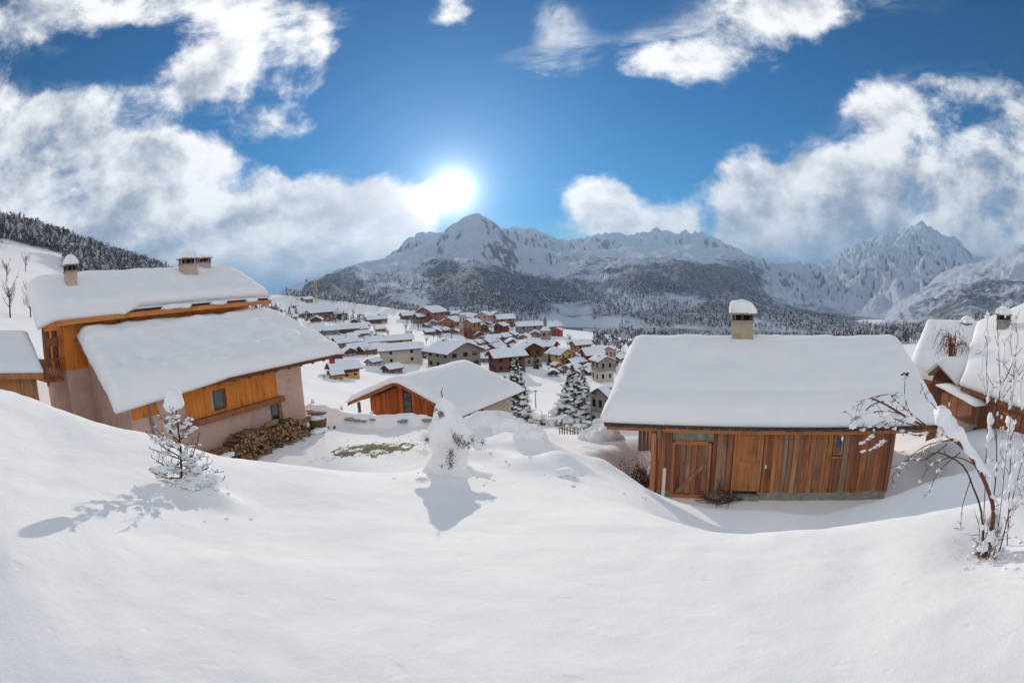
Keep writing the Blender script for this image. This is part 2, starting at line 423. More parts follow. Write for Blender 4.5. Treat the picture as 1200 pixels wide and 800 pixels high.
# vectorised gradient-like noise
def _hash(i, j, s):
    h = (i.astype(np.int64) * 374761393 + j.astype(np.int64) * 668265263 + s * 982451653) & 0x7fffffff
    h = ((h ^ (h >> 13)) * 1274126177) & 0x7fffffff
    return ((h ^ (h >> 16)) & 0xffff) / 65535.0
def vnoise(x, y, s=0):
    i = np.floor(x); j = np.floor(y); fx = x - i; fy = y - j
    fx = fx ** 3 * (fx * (fx * 6 - 15) + 10); fy = fy ** 3 * (fy * (fy * 6 - 15) + 10)
    a = _hash(i, j, s); b = _hash(i + 1, j, s); c = _hash(i, j + 1, s); d = _hash(i + 1, j + 1, s)
    return (a * (1 - fx) + b * fx) * (1 - fy) + (c * (1 - fx) + d * fx) * fy - .5
def fbm(x, y, o=5, s=0, g=.5, l=2.03):
    r = 0; a = 1
    for k in range(o):
        c, d = math.cos(k * 1.1), math.sin(k * 1.1)
        r = r + a * vnoise(x * c - y * d, x * d + y * c, s + k); x = x * l; y = y * l; a *= g
    return r
def ridged(x, y, o=6, s=0, g=.5):
    r = 0; a = 1
    for k in range(o):
        c, d = math.cos(k * .9), math.sin(k * .9)
        r = r + a * (.5 - 2 * np.abs(vnoise(x * c - y * d, x * d + y * c, s + k))); x = x * 2.07; y = y * 2.07; a *= g
    return r

# ------------------------------------------------------------------ terrain
CP = []   # azimuth, ln r, tan(elevation)
def cp(px, py, r):
    p = at(px, py, r); CP.append((math.atan2(p[0], p[1]), math.log(r), p[2] / r))
def cz(azd, r, z): CP.append((math.radians(azd), math.log(r), z / r))
for a in range(-180, 180, 30): cz(a, .7, -1.58); cz(a, 1.5, -1.60)
for px, py, r in [(600, 800, 1.6), (600, 690, 2.9), (600, 620, 4.8), (300, 760, 2.2), (100, 700, 3.1), (900, 760, 2.2), (1100, 720, 2.9),
                  (900, 680, 3.6), (400, 650, 3.8), (250, 640, 4.2), (100, 600, 4.6), (15, 650, 3.5), (0, 540, 6.5), (60, 520, 8), (0, 449, 11.5), (-40, 445, 11.5), (30, 455, 11), (60, 467, 10.5), (100, 483, 10.2),
                  (215, 572, 6.0), (160, 500, 9.4), (210, 513, 9.0), (290, 533, 8.8), (340, 541, 8.8), (400, 546, 9.0), (470, 552, 9.0), (330, 600, 5.6),
                  (525, 548, 8.4), (522, 615, 5.2), (590, 570, 8.2), (650, 580, 7.6), (700, 590, 7.0), (760, 598, 6.6), (800, 612, 6.4), (840, 620, 6.2),
                  (900, 621, 6.2), (950, 618, 6.3), (1000, 611, 6.3), (1050, 600, 6.4), (1100, 590, 6.4), (1145, 579, 6.6), (1195, 560, 7.0), (1155, 658, 4.7), (1020, 660, 4.3),
                  # slope running down from the knoll to the hut
                  (580, 535, 12), (640, 545, 11.5), (690, 560, 10.5), (760, 583, 9.8), (740, 560, 13), (700, 538, 14), (640, 522, 16), (600, 508, 19), (570, 500, 21),
                  (680, 520, 20), (650, 506, 28), (720, 522, 19), (745, 545, 16), (750, 522, 18.5), (700, 510, 25), (760, 505, 24),
                  # hut yard, in the hut's shade
                  (771, 579, 14.6), (905, 590, 13.2), (1037, 585, 12.7), (900, 608, 11.5), (1000, 600, 11.6), (840, 603, 12.0), (1080, 570, 13.5), (1130, 545, 15), (1190, 520, 17),
                  (1060, 540, 17), (1100, 515, 21), (1160, 490, 26), (1195, 485, 27),
                  # yard by the left house
                  (361, 507, 26), (330, 520, 23.5), (400, 503, 29), (400, 479, 31), (440, 481, 31), (480, 484, 31), (370, 477, 31), (510, 490, 31), (520, 498, 31.5), (440, 503, 29), (380, 474, 36), (420, 535, 19), (440, 522, 23), (480, 528, 21), (500, 515, 25), (470, 508, 28), (400, 525, 21.5), (375, 510, 26),
                  (600, 498, 45), (640, 500, 40), (675, 499, 48), (700, 495, 50),
                  # meadow and village
                  (370, 462, 62), (390, 448, 85), (430, 445, 100), (460, 438, 118), (400, 420, 160), (450, 418, 150), (520, 425, 140), (440, 400, 240), (400, 402, 230), (370, 395, 260),
                  (480, 395, 290), (450, 378, 420), (400, 380, 380), (370, 375, 460), (505, 379, 430), (560, 375, 520), (540, 395, 330), (590, 385, 440), (560, 412, 210), (600, 400, 300),
                  (630, 425, 150), (600, 440, 115), (640, 450, 105), (670, 470, 80), (630, 480, 70), (690, 470, 75), (700, 440, 125), (720, 430, 150), (660, 427, 165), (640, 410, 240),
                  (690, 415, 200), (700, 400, 330), (740, 405, 300), (650, 393, 400), (690, 388, 520), (560, 372, 700), (470, 363, 700), (420, 358, 700), (380, 352, 700), (640, 384, 620), (720, 392, 620), (640, 384, 900), (720, 392, 900),
                  (340, 350, 600), (345, 375, 350), (300, 375, 330), (310, 344, 700),
                  # hill on the left
                  (250, 348, 500), (190, 318, 520), (120, 296, 480), (50, 270, 440), (0, 258, 420), (0, 295, 260), (60, 315, 250), (100, 345, 230), (0, 330, 150), (30, 350, 130), (20, 378, 75), (60, 400, 60), (200, 360, 300),
                  (800, 405, 600), (900, 400, 500), (1000, 400, 500), (1060, 395, 600), (800, 430, 200), (900, 430, 150), (1000, 440, 120), (1100, 440, 80), (1180, 430, 60), (1195, 380, 400), (1190, 400, 200)]:
    cp(px, py, r)
for azd, r, z in [(-60, 15, -2.6), (-48, 13, -4.2), (-40, 13, -5.2), (-33, 13, -5.8), (-27, 13, -6.2), (-20, 13, -6.0), (-60, 24, -4.5), (-48, 20, -6.3), (-40, 20, -7.0), (-33, 20, -7.2), (-26, 24, -7.3), (-55, 40, -2), (-38, 40, -8),
                  (-14, 14, -5.4), (-14, 19, -6.8), (30, 8, -5.2), (45, 8, -5.0), (38, 9, -5.9), (55, 8.5, -4.6), (64, 9, -4.2), (20, 8.5, -4.6), (30, 17, -7), (45, 17, -7.3), (36, 21, -8.2), (30, 35, -12), (45, 35, -10), (60, 35, -8),
                  (66, 14, -5.2), (-8, 32, -10.2), (-12, 36, -10.8), (-5, 42, -12.5), (-18, 33, -9.4), (-22, 45, -10), (0, 33, -10.5), (5, 34, -11), (12, 32, -10.8), (-12, 55, -14), (0, 55, -14),
                  (-45, 800, 90), (-60, 700, 100), (-50, 620, 60), (-38, 700, 35),
                  (-30, 1300, -40), (-15, 1300, -75), (0, 1300, -95), (15, 1300, -95), (30, 1300, -100), (50, 1300, -90), (70, 1300, 40),
                  (80, 3, -1.6), (80, 8, -2.6), (90, 20, -3.5), (90, 60, -4), (90, 300, 20), (130, 5, -1.3), (130, 30, 2), (130, 300, 60), (180, 5, -1.0), (180, 30, 5), (180, 300, 90),
                  (-130, 5, -1.1), (-130, 30, 3), (-130, 300, 80), (-90, 4, -1.3), (-90, 12, -.6), (-90, 60, 4), (-90, 300, 60), (-75, 30, 0),
                  (0, 14000, -60), (60, 14000, -60), (-60, 14000, -60), (120, 14000, 0), (-120, 14000, 0), (180, 14000, 0), (0, 4000, -70), (40, 4000, -70), (-40, 4000, -60), (90, 4000, 50), (-90, 4000, 50), (180, 4000, 60), (130, 1200, 90), (-130, 1200, 90), (180, 1200, 100)]:
    cz(azd, r, z)
_c = np.array(CP); KA, KR = 2.4, 1.0
def emb(a, lr): return np.stack([KA * np.sin(a), KA * np.cos(a), KR * lr], -1)
_X = emb(_c[:, 0], _c[:, 1]); _n = len(_X)
_K = np.linalg.norm(_X[:, None] - _X[None], axis=-1)
_A = np.block([[_K - 2e-3 * np.eye(_n), np.hstack([np.ones((_n, 1)), _X])], [np.hstack([np.ones((_n, 1)), _X]).T, np.zeros((4, 4))]])
_s = np.linalg.solve(_A, np.concatenate([_c[:, 2], np.zeros(4)]))
BUMPS = []   # x, y, radius, height: drifts and lumps of thrown snow
def bumpat(px, py, r, s, h):
    p = at(px, py, r); BUMPS.append((p[0], p[1], s, h))
for px, py, r, s, h in [(560, 500, 20, 1.5, .3), (585, 492, 23, 1.3, .3), (608, 520, 15, 1.0, .45), (632, 535, 13, .8, .5), (585, 525, 14, .9, .35), (655, 548, 11.5, .6, .30), (630, 560, 10.5, .7, .25),
                        (668, 552, 11, .5, .2), (560, 540, 11.5, .9, .3), (700, 545, 13, .8, .2), (545, 505, 22, 1.2, .4), (245, 585, 5.7, .30, .10), (263, 592, 5.6, .22, .08), (205, 580, 5.8, .35, .05)]:
    bumpat(px, py, r, s, h)

# the fitted sheet is tabulated once over azimuth and log distance, then softened
TA = np.radians(np.arange(-190, 190.01, .75)); TL = np.arange(math.log(.3), math.log(2700), .024)
_g = np.stack(np.meshgrid(TA, TL, indexing='ij'), -1).reshape(-1, 2); _e = np.empty(len(_g))
for i in range(0, len(_g), 20000):
    q = emb(_g[i:i + 20000, 0], _g[i:i + 20000, 1])
    d = np.sqrt(np.maximum((q ** 2).sum(1)[:, None] + (_X ** 2).sum(1)[None] - 2 * q @ _X.T, 0))
    _e[i:i + 20000] = d @ _s[:_n] + _s[_n] + q @ _s[_n + 1:]
TE = _e.reshape(len(TA), len(TL))
TE = TE * np.exp(TL)[None]
def blur(a, ax, sg):
    k = np.exp(-.5 * (np.arange(-3 * math.ceil(sg), 3 * math.ceil(sg) + 1) / sg) ** 2); k /= k.sum(); h = len(k) // 2
    a = np.moveaxis(a, ax, 0); p = np.concatenate([np.repeat(a[:1], h, 0), a, np.repeat(a[-1:], h, 0)]); r = sum(k[j] * p[j:j + len(a)] for j in range(len(k)))
    return np.moveaxis(r, 0, ax)
_b = blur(blur(TE, 0, 2.6), 1, 2.6); _b2 = blur(blur(TE, 0, 12), 1, 7)
_w = np.clip((TL - math.log(2.0)) / (math.log(4.5) - math.log(2.0)), 0, 1)[None]; TE = _b2 * (1 - _w) + _b * _w

def H(x, y, detail=True):
    x = np.atleast_1d(np.asarray(x, float)); y = np.atleast_1d(np.asarray(y, float))
    xs, ys = x, y
    r0_ = np.hypot(xs, ys); r = np.maximum(r0_, .35)
    fa = (np.arctan2(xs, ys) - TA[0]) / (TA[1] - TA[0]); fl = np.clip((np.log(r) - TL[0]) / .024, 0, len(TL) - 1.001)
    i = np.floor(fa).astype(int); j = np.floor(fl).astype(int); u = fa - i; v = fl - j
    z = (TE[i, j] * (1 - u) + TE[i + 1, j] * u) * (1 - v) + (TE[i, j + 1] * (1 - u) + TE[i + 1, j + 1] * u) * v
    if detail:
        z = z + .07 * np.minimum(1, r / 8) * fbm(xs / 3.1, ys / 3.1, 3, 11) + .034 * fbm(xs / .75, ys / .75, 3, 61) * np.clip(1 - (r - 8) / 20, 0, 1) + np.clip((r - 14) / 60, 0, 1) * .35 * fbm(xs / 9, ys / 9, 4, 5)
        z = z + np.clip((r - 200) / 500, 0, 1) * 7 * fbm(xs / 120, ys / 120, 4, 8)
        lump = np.clip(1 - np.abs(r - 17) / 9, 0, 1) * np.exp(-((np.arctan2(xs, ys) - .0) / .22) ** 2)
        z = z + lump * .35 * np.maximum(0, fbm(xs / 1.3, ys / 1.3, 3, 3))
    for bx, by, s, h in BUMPS:
        z = z + h * np.exp(-((xs - bx) ** 2 + (ys - by) ** 2) / (s * s))
    k = np.clip((r0_ - 2000) / 2500, 0, 1); k = k * k * (3 - 2 * k)
    return z * (1 - k) + -95 * k
_H0 = H
PADS = [((4.43, 14.92), math.radians(90 - 114.17), (-.6, 9.6, -1.3, 9.5), -6.80, 1.6)]
def H(x, y, detail=True):
    z = _H0(x, y, detail); x = np.atleast_1d(np.asarray(x, float)); y = np.atleast_1d(np.asarray(y, float))
    for (ox, oy), a, (x0, x1, y0, y1), zp, fo in PADS:
        u = (x - ox) * math.cos(a) + (y - oy) * math.sin(a); v = -(x - ox) * math.sin(a) + (y - oy) * math.cos(a)
        d = np.hypot(np.maximum(np.maximum(x0 - u, u - x1), 0), np.maximum(np.maximum(y0 - v, v - y1), 0)); k = np.clip(1 - d / fo, 0, 1); k = k * k * (3 - 2 * k)
        z = z * (1 - k) + (zp + .04 * fbm(x / .8, y / .8, 2, 77)) * k
    return z
def h1(x, y): return float(H([x], [y])[0])
def hit(px, py, rmin=12.0, rmax=1500):
    """where the line of sight through this point of the photograph meets the ground"""
    d = ray(px, py); k = math.hypot(d[0], d[1]); rr = np.exp(np.linspace(math.log(rmin), math.log(rmax), 900))
    P_ = d[None] * (rr / k)[:, None]; g = H(P_[:, 0], P_[:, 1]); below = np.where(P_[:, 2] < g)[0]
    i = below[0] if len(below) else 899
    return np.array([P_[i, 0], P_[i, 1], g[i]]), rr[i]

azs = np.radians(np.concatenate([np.arange(-180, -74, 3.0), np.arange(-74, 74, .3), np.arange(74, 180.1, 3.0)]))
rs = np.concatenate([np.exp(np.linspace(math.log(.35), math.log(2400), 470)), np.exp(np.linspace(math.log(2600), math.log(26000), 14))])
A_, R_ = np.meshgrid(azs, rs, indexing='ij')
GX, GY = R_ * np.sin(A_), R_ * np.cos(A_)
GZ = H(GX, GY)
ground = grid_mesh(np.stack([GX, GY, GZ], -1), 'snow_ground', M['ground']); tag(ground, kind='structure')
soil = np.zeros(GX.shape)
for px, py, r, sx, k in [(425, 522, 22, 1.8, .62), (450, 519, 23, 1.5, .60), (405, 526, 21, 1.2, .6), (505, 517, 24.5, 1.0, .6), (470, 524, 22, 1.6, .42), (640, 500, 30, 1.0, .5), (480, 508, 27, 2.2, .40)]:
    p = at(px, py, r); soil += k * np.exp(-((GX - p[0]) ** 2 + (GY - p[1]) ** 2) / sx ** 2)
a_ = ground.data.attributes.new('soil', 'FLOAT', 'POINT'); a_.data.foreach_set('value', soil.ravel().astype(np.float32))
pts0 = Vector((0, 0, h1(0, .35)))
cap = MB(); k = len(azs) - 1
cap.add([(GX[i, 0], GY[i, 0], GZ[i, 0]) for i in range(0, k)] + [pts0], [(k, (i + 1) % k, i) for i in range(k)])
cap.build('snow_ground', M['ground'])['kind'] = 'structure'

# ------------------------------------------------------------------ mountains
MZ = []
def mountain(sil, r0, foot, r1, azr, noise_amp, seed, forest, name='mountain', step=.13, n=150, back=1.25, p=1.0, stretch=.45, taper=(3, 3)):
    """sil: pixels along the skyline; foot: (azimuth deg, tan elevation) at r1; forest(az, t, el) -> coverage"""
    sa = np.array([azel(*q) for q in sil]); o = np.argsort(sa[:, 0]); sa = sa[o]
    az_ = np.radians(np.arange(azr[0], azr[1] + step, step))
    es = np.interp(az_, sa[:, 0], np.tan(sa[:, 1]))
    kk = np.ones(5) / 5; es = np.convolve(np.pad(es, 2, 'edge'), kk, 'valid')
    ef = np.interp(np.degrees(az_), [f[0] for f in foot], [f[1] for f in foot])
    dd = np.degrees(az_); k_ = np.clip(np.minimum((dd - azr[0]) / taper[0], (azr[1] - dd) / taper[1]), 0, 1); k_ = k_ * k_ * (3 - 2 * k_); es = (ef - .02) + (es - ef + .02) * k_
    tt = np.concatenate([np.linspace(0, 1, n), 1 + np.linspace(.02, 1, 12)])
    A, T = np.meshgrid(az_, tt, indexing='ij')
    lr = np.where(T <= 1, math.log(r1) + (math.log(r0) - math.log(r1)) * T, math.log(r0) + math.log(back) * (T - 1))
    R = np.exp(lr)
    e = ef[:, None] + (es - ef)[:, None] * np.clip(T, 0, 1) ** p
    Z = e * R
    Z = np.where(T > 1, Z - (T - 1) ** 1.2 * 1.1 * (es[:, None] * r0 + 80), Z)
    X = R * np.sin(A); Y = R * np.cos(A)
    u = A * r0; v = R * stretch
    wx = u + 160 * fbm(u / 900, v / 900, 3, seed + 50); wy = v + 160 * fbm(u / 900, v / 900, 3, seed + 60)
    rd = ridged(wx / 900, wy / 900, 7, seed, .52)
    amp = noise_amp * (R / r0) ** .8 * np.clip(T * 2.2, 0, 1) * np.clip(1.30 - np.clip(T, 0, 1) ** 3, .0, 1)
    # erosion relief, faded so that the skyline keeps its drawn shape
    Z = Z + amp * (rd * .6 + .25 * fbm(u / 300, v / 300, 6, seed + 70, .6)) * k_[:, None] + noise_amp * .16 * np.clip(T, 0, 1) * fbm(u / 130, v / 130, 5, seed + 9)
    G3 = np.stack([X, Y, Z], -1); sk = G3[:, :1].copy(); sk[..., :2] *= .99; sk[..., 2] -= 160; fo_ = None
    o = grid_mesh(np.concatenate([sk, G3], 1), name, M['mountain']); tag(o, kind='structure')
    def zf(x, y):
        a = np.arctan2(x, y); l = np.log(np.hypot(x, y)); fa = np.clip((a - az_[0]) / (az_[1] - az_[0]), 0, len(az_) - 1.001); ft = np.clip((l - math.log(r1)) / (math.log(r0) - math.log(r1)) * (n - 1), 0, n - 1.001)
        i = fa.astype(int); j = ft.astype(int); u_ = fa - i; v_ = ft - j
        zz = (Z[i, j] * (1 - u_) + Z[i + 1, j] * u_) * (1 - v_) + (Z[i, j + 1] * (1 - u_) + Z[i + 1, j + 1] * u_) * v_
        return np.where((l < math.log(r1)) | (l > math.log(r0)) | (a < az_[0]) | (a > az_[-1]), -1e3, zz)
    MZ.append(zf)
    at_ = o.data.attributes.new('forest', 'FLOAT', 'POINT')
    EL = np.arctan2(Z, R)
    fv = np.clip(forest(A, np.clip(T, 0, 1), EL), 0, 1.2); fv = np.concatenate([fv[:, :1], fv], 1)
    at_.data.foreach_set('value', fv.ravel().astype(np.float32))
    return o
def fblobs(A, EL, L):
    r = 0
    for px, py, wx, wy, k in L:
        a, e = azel(px, py); r = r + k * np.exp(-((A - a) / math.radians(wx)) ** 2 - ((EL - e) / math.radians(wy)) ** 2)
    return r
# main peak, its left shoulder and the wooded hump to the right of it
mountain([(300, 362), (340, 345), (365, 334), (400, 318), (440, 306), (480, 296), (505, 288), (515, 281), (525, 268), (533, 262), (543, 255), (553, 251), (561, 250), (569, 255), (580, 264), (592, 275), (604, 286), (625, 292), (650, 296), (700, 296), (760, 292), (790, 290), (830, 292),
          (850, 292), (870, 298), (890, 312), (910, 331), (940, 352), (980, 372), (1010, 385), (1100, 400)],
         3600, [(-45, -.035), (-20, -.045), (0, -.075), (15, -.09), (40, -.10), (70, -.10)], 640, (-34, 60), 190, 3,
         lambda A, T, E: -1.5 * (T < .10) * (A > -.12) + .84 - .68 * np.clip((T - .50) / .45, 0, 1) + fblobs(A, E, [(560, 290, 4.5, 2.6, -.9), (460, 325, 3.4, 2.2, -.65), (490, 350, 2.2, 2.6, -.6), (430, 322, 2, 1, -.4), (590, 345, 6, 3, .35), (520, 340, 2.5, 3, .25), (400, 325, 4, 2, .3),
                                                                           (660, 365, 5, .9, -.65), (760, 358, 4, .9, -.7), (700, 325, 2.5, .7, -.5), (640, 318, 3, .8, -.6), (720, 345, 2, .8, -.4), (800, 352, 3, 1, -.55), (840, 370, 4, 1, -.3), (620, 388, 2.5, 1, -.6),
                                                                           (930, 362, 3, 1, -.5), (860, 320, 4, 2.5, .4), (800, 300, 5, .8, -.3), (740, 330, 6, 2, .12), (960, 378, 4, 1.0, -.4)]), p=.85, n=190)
# high back range
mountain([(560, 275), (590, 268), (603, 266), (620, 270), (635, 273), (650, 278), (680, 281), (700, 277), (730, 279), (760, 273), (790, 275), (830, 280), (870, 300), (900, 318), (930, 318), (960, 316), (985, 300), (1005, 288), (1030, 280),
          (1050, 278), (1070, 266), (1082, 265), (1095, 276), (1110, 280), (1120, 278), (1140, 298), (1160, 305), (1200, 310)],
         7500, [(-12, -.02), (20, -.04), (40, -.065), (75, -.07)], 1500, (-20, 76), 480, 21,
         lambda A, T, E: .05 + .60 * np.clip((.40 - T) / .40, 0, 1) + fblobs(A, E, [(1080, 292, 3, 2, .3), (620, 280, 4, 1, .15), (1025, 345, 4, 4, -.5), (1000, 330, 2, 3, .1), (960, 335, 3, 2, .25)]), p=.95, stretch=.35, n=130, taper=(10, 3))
# snowy spur on the right
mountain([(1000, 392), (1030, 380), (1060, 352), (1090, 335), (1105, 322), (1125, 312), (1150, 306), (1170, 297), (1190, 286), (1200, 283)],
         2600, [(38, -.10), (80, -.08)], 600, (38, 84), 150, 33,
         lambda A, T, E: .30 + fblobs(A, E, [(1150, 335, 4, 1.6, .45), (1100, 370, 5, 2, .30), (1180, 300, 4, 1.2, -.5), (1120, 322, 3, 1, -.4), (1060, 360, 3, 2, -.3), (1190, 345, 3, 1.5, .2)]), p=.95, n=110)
# wooded valley flank behind the hut, running up to the right
mountain([(800, 345), (860, 350), (900, 352), (940, 362), (980, 374), (1020, 384), (1060, 392), (1100, 397), (1200, 398)],
         1900, [(12, -.085), (40, -.10), (80, -.10)], 560, (8, 76), 45, 44,
         lambda A, T, E: -1.2 * (T < .15) + .55 + fblobs(A, E, [(870, 375, 4, .8, -.3), (980, 385, 4, .8, -.4), (820, 380, 3, 1, .2)]), p=.9, n=90, taper=(14, 3))

# ------------------------------------------------------------------ roof snow and other building blocks
def snow_sheet(base, thick, parent, name='snow_cover', m=None, edge=.16, seed=0, lump=.05, droop=0.0, down=None, smooth=True):
    """base: (nu,nv,3) grid of the roof surface; a rounded slab of snow lies on it"""
    m = m or M['roof_snow']; nu, nv, _ = base.shape
    du = np.gradient(base, axis=0); dv = np.gradient(base, axis=1); nrm = np.cross(du, dv); nrm /= np.linalg.norm(nrm, axis=-1, keepdims=True) + 1e-9
    if nrm[..., 2].mean() < 0: nrm = -nrm
    su = np.concatenate([[0], np.cumsum(np.linalg.norm(np.diff(base.mean(1), axis=0), axis=-1))]); sv = np.concatenate([[0], np.cumsum(np.linalg.norm(np.diff(base.mean(0), axis=0), axis=-1))])
    def prof(s):
        d = np.minimum(s, s[-1] - s) / (edge * 3); return np.sqrt(np.clip(1 - (1 - np.clip(d, 0, 1)) ** 2.4, 0, 1))
    pu, pv = prof(su)[:, None], prof(sv)[None]
    S_, T_ = np.meshgrid(su, sv, indexing='ij')
    f = .38 + .62 * np.minimum(pu, pv) ** .8 * np.maximum(pu, pv)
    t = thick * f * (1 + lump * 2 * fbm(S_ / 1.1, T_ / 1.1, 3, seed)) + lump * .5 * fbm(S_ / .5, T_ / .5, 2, seed + 4) * pu * pv
    topn = base + nrm * .0 + np.stack([nrm[..., 0] * t * .35, nrm[..., 1] * t * .35, t * (.65 + .35 * nrm[..., 2])], -1)
    if droop:
        k = np.exp(-T_ / .35)[..., None]; topn = topn + k * np.array(down) * droop * (1 + .5 * fbm(S_ / .8, S_ * 0, 3, seed + 7)[..., None])
    # closed shell: bottom, rolled edge, top
    mid = base + (topn - base) * .5
    ring = lambda G: np.concatenate([G[:-1, 0], G[-1, :-1], G[:0:-1, -1], G[0, :0:-1]])
    cen = base.reshape(-1, 3).mean(0)
    rb, rm, rtp = ring(base), ring(mid), ring(topn)
    out = rm - cen; out[:, 2] = 0; out /= np.linalg.norm(out, axis=1, keepdims=True) + 1e-9
    rm = rm + out * min(.09, thick * .25) * (1 + .5 * fbm(np.arange(len(rm)) / 3.0, np.zeros(len(rm)), 3, seed + 2))[:, None]
    v = topn.reshape(-1, 3).tolist(); nb = len(v); idx = np.arange(nu * nv).reshape(nu, nv)
    f_ = np.stack([idx[:-1, :-1], idx[1:, :-1], idx[1:, 1:], idx[:-1, 1:]], -1).reshape(-1, 4)
    if np.cross(du, dv)[..., 2].mean() < 0: f_ = f_[:, ::-1]
    faces = f_.tolist(); it = ring(idx[..., None]).ravel().tolist(); L = len(it)
    v += rm.tolist(); v += rb.tolist()
    for i in range(L):
        j = (i + 1) % L
        faces.append((it[i], it[j], nb + j, nb + i)); faces.append((nb + i, nb + j, nb + L + j, nb + L + i))
    v += base.reshape(-1, 3).tolist(); b0 = nb + 2 * L
    faces += (f_[:, ::-1] + b0).tolist()
    me = bpy.data.meshes.new(name); me.from_pydata(v, [], faces); me.materials.append(m)
    import bmesh
    bm = bmesh.new(); bm.from_mesh(me); bmesh.ops.remove_doubles(bm, verts=bm.verts, dist=1e-4); bmesh.ops.recalc_face_normals(bm, faces=bm.faces); bm.to_mesh(me); bm.free()
    if smooth: me.shade_smooth()
    o = bpy.data.objects.new(name, me); C.objects.link(o)
    if parent is not None: o.parent = parent
    return o

def lerp_grid(c00, c10, c11, c01, nu, nv):
    """c00..c10 along u, c00..c01 along v"""
    ed = lambda n: (np.linspace(0, 1, n) * .86 + .07 * (1 - np.cos(np.linspace(0, 1, n) * PI)))
    u = ed(nu)[:, None, None]; v = ed(nv)[None, :, None]
    c00, c10, c11, c01 = [np.asarray(c, float) for c in (c00, c10, c11, c01)]
    return (1 - u) * (1 - v) * c00 + u * (1 - v) * c10 + u * v * c11 + (1 - u) * v * c01

def gable_grid(x0, x1, prof_, nu, nv, rnd=2):
    """prof_: list of (y, z) from front eave over the ridge to the back eave"""
    pr = np.array(prof_, float); s = np.concatenate([[0], np.cumsum(np.linalg.norm(np.diff(pr, axis=0), axis=1))]); t = np.linspace(0, s[-1], nv)
    y = np.interp(t, s, pr[:, 0]); z = np.interp(t, s, pr[:, 1])
    for _ in range(rnd): z[1:-1] = (z[:-2] + 2 * z[1:-1] + z[2:]) / 4
    x = np.linspace(x0, x1, nu); P_ = np.zeros((nu, nv, 3)); P_[..., 0] = x[:, None]; P_[..., 1] = y[None]; P_[..., 2] = z[None]
    return P_

def chimney(parent, x, y, z0, z1, wx, wy, m, cap_h=.35, snow=.5, posts=True):
    """shaft, open smoke cap on little legs, cap stone and a cushion of snow"""
    b = MB(); b.hexa([(x - wx * .53, y - wy * .53, z0), (x + wx * .53, y - wy * .53, z0), (x + wx * .53, y + wy * .53, z0), (x - wx * .53, y + wy * .53, z0),
                      (x - wx * .48, y - wy * .48, z1), (x + wx * .48, y - wy * .48, z1), (x + wx * .48, y + wy * .48, z1), (x - wx * .48, y + wy * .48, z1)])
    o = b.build('chimney', m, parent)
    b = MB(); b.box(x - wx * .55, x + wx * .55, y - wy * .55, y + wy * .55, z1 + .002, z1 + .07); b.build('chimney_band', M['plinth'], o)
    for sx in (-1, 0, 1):
        for sy in (-1, 1):
            b = MB(); cx, cy = x + sx * wx * .42, y + sy * wy * .42
            b.box(cx - .05, cx + .05, cy - .05, cy + .05, z1 + .07, z1 + .07 + cap_h); b.build('cap_leg', M['dark_beam'], o)
    b = MB(); b.box(x - wx * .33, x + wx * .33, y - wy * .33, y + wy * .33, z1 + .071, z1 + .05 + cap_h); b.build('flue', M['black'], o)
    b = MB(); b.box(x - wx * .62, x + wx * .62, y - wy * .62, y + wy * .62, z1 + .07 + cap_h, z1 + .14 + cap_h); b.build('cap_stone', M['plinth'], o)
    b = MB(); b.ball((x, y, z1 + .12 + cap_h), 1, (wx * .64, wy * .64, snow * 1.25), .10, 3, flat=.0)
    sn = b.build('snow_cap', M['roof_snow'], o, True)
    # squarer cushion
    for vv in sn.data.vertices:
        dx, dy = vv.co.x - x, vv.co.y - y; r = math.hypot(dx, dy); mxy = max(abs(dx) / (wx * .66), abs(dy) / (wy * .66), 1e-4)
        rr = math.hypot(dx / (wx * .66), dy / (wy * .66)); k = min(1.25, rr / mxy); vv.co.x = x + dx * k; vv.co.y = y + dy * k
    return o

def window(parent, x, y, z, w_, h_, mf=None, axis='x', depth=.06, inner=None, bars=True, out=-1):
    """frame standing proud of the wall at y (facing -Y), glass set back"""
    mf = mf or M['frame_green']
    fr = MB(); t = .06
    y0, y1 = y + out * depth, y
    if y0 > y1: y0, y1 = y1, y0
    fr.box(x, x + t, y0, y1, z, z + h_); fr.box(x + w_ - t, x + w_, y0, y1, z, z + h_); fr.box(x + t, x + w_ - t, y0, y1, z, z + t); fr.box(x + t, x + w_ - t, y0, y1, z + h_ - t, z + h_)
    if bars: fr.box(x + w_ / 2 - .02, x + w_ / 2 + .02, y0 + .004, y1, z + t, z + h_ - t)
    o = fr.build('window', mf, parent)
    g = MB(); g.box(x + t, x + w_ - t, y0 + depth * .45, y1 - .002, z + t, z + h_ - t); g.build('pane', inner or M['glass'], o)
    return o

# ------------------------------------------------------------------ frames for the fitted buildings
def root(name, O, azd, label, cat, group=None, side=False):
    return empty(name, tuple(O), math.radians(-azd if side else 90 - azd), label, cat, group)
def onY(o, px, py, y):
    """point of the building's plane Y = y seen at this point of the photograph, in the building's frame"""
    d = ray(px, py); a = o.rotation_euler[2]; Yv = np.array([-math.sin(a), math.cos(a), 0])
    t = (np.dot(np.array(o.location), Yv) + y) / np.dot(d, Yv); return local(o, d * t)

# ------------------------------------------------------------------ timber hut on the right
hut = root('timber_hut', (4.43, 14.92, -6.71), 114.17, 'old reddish timber hut with one smooth snow slab roof, beige chimney and two doors', 'hut')
hx = lambda px, y=0: onY(hut, px, 540, y)[0]
HX1 = 7.85; HT = 2.42; RIDGE = 4.22; YR = 4.76; YB = 9.5
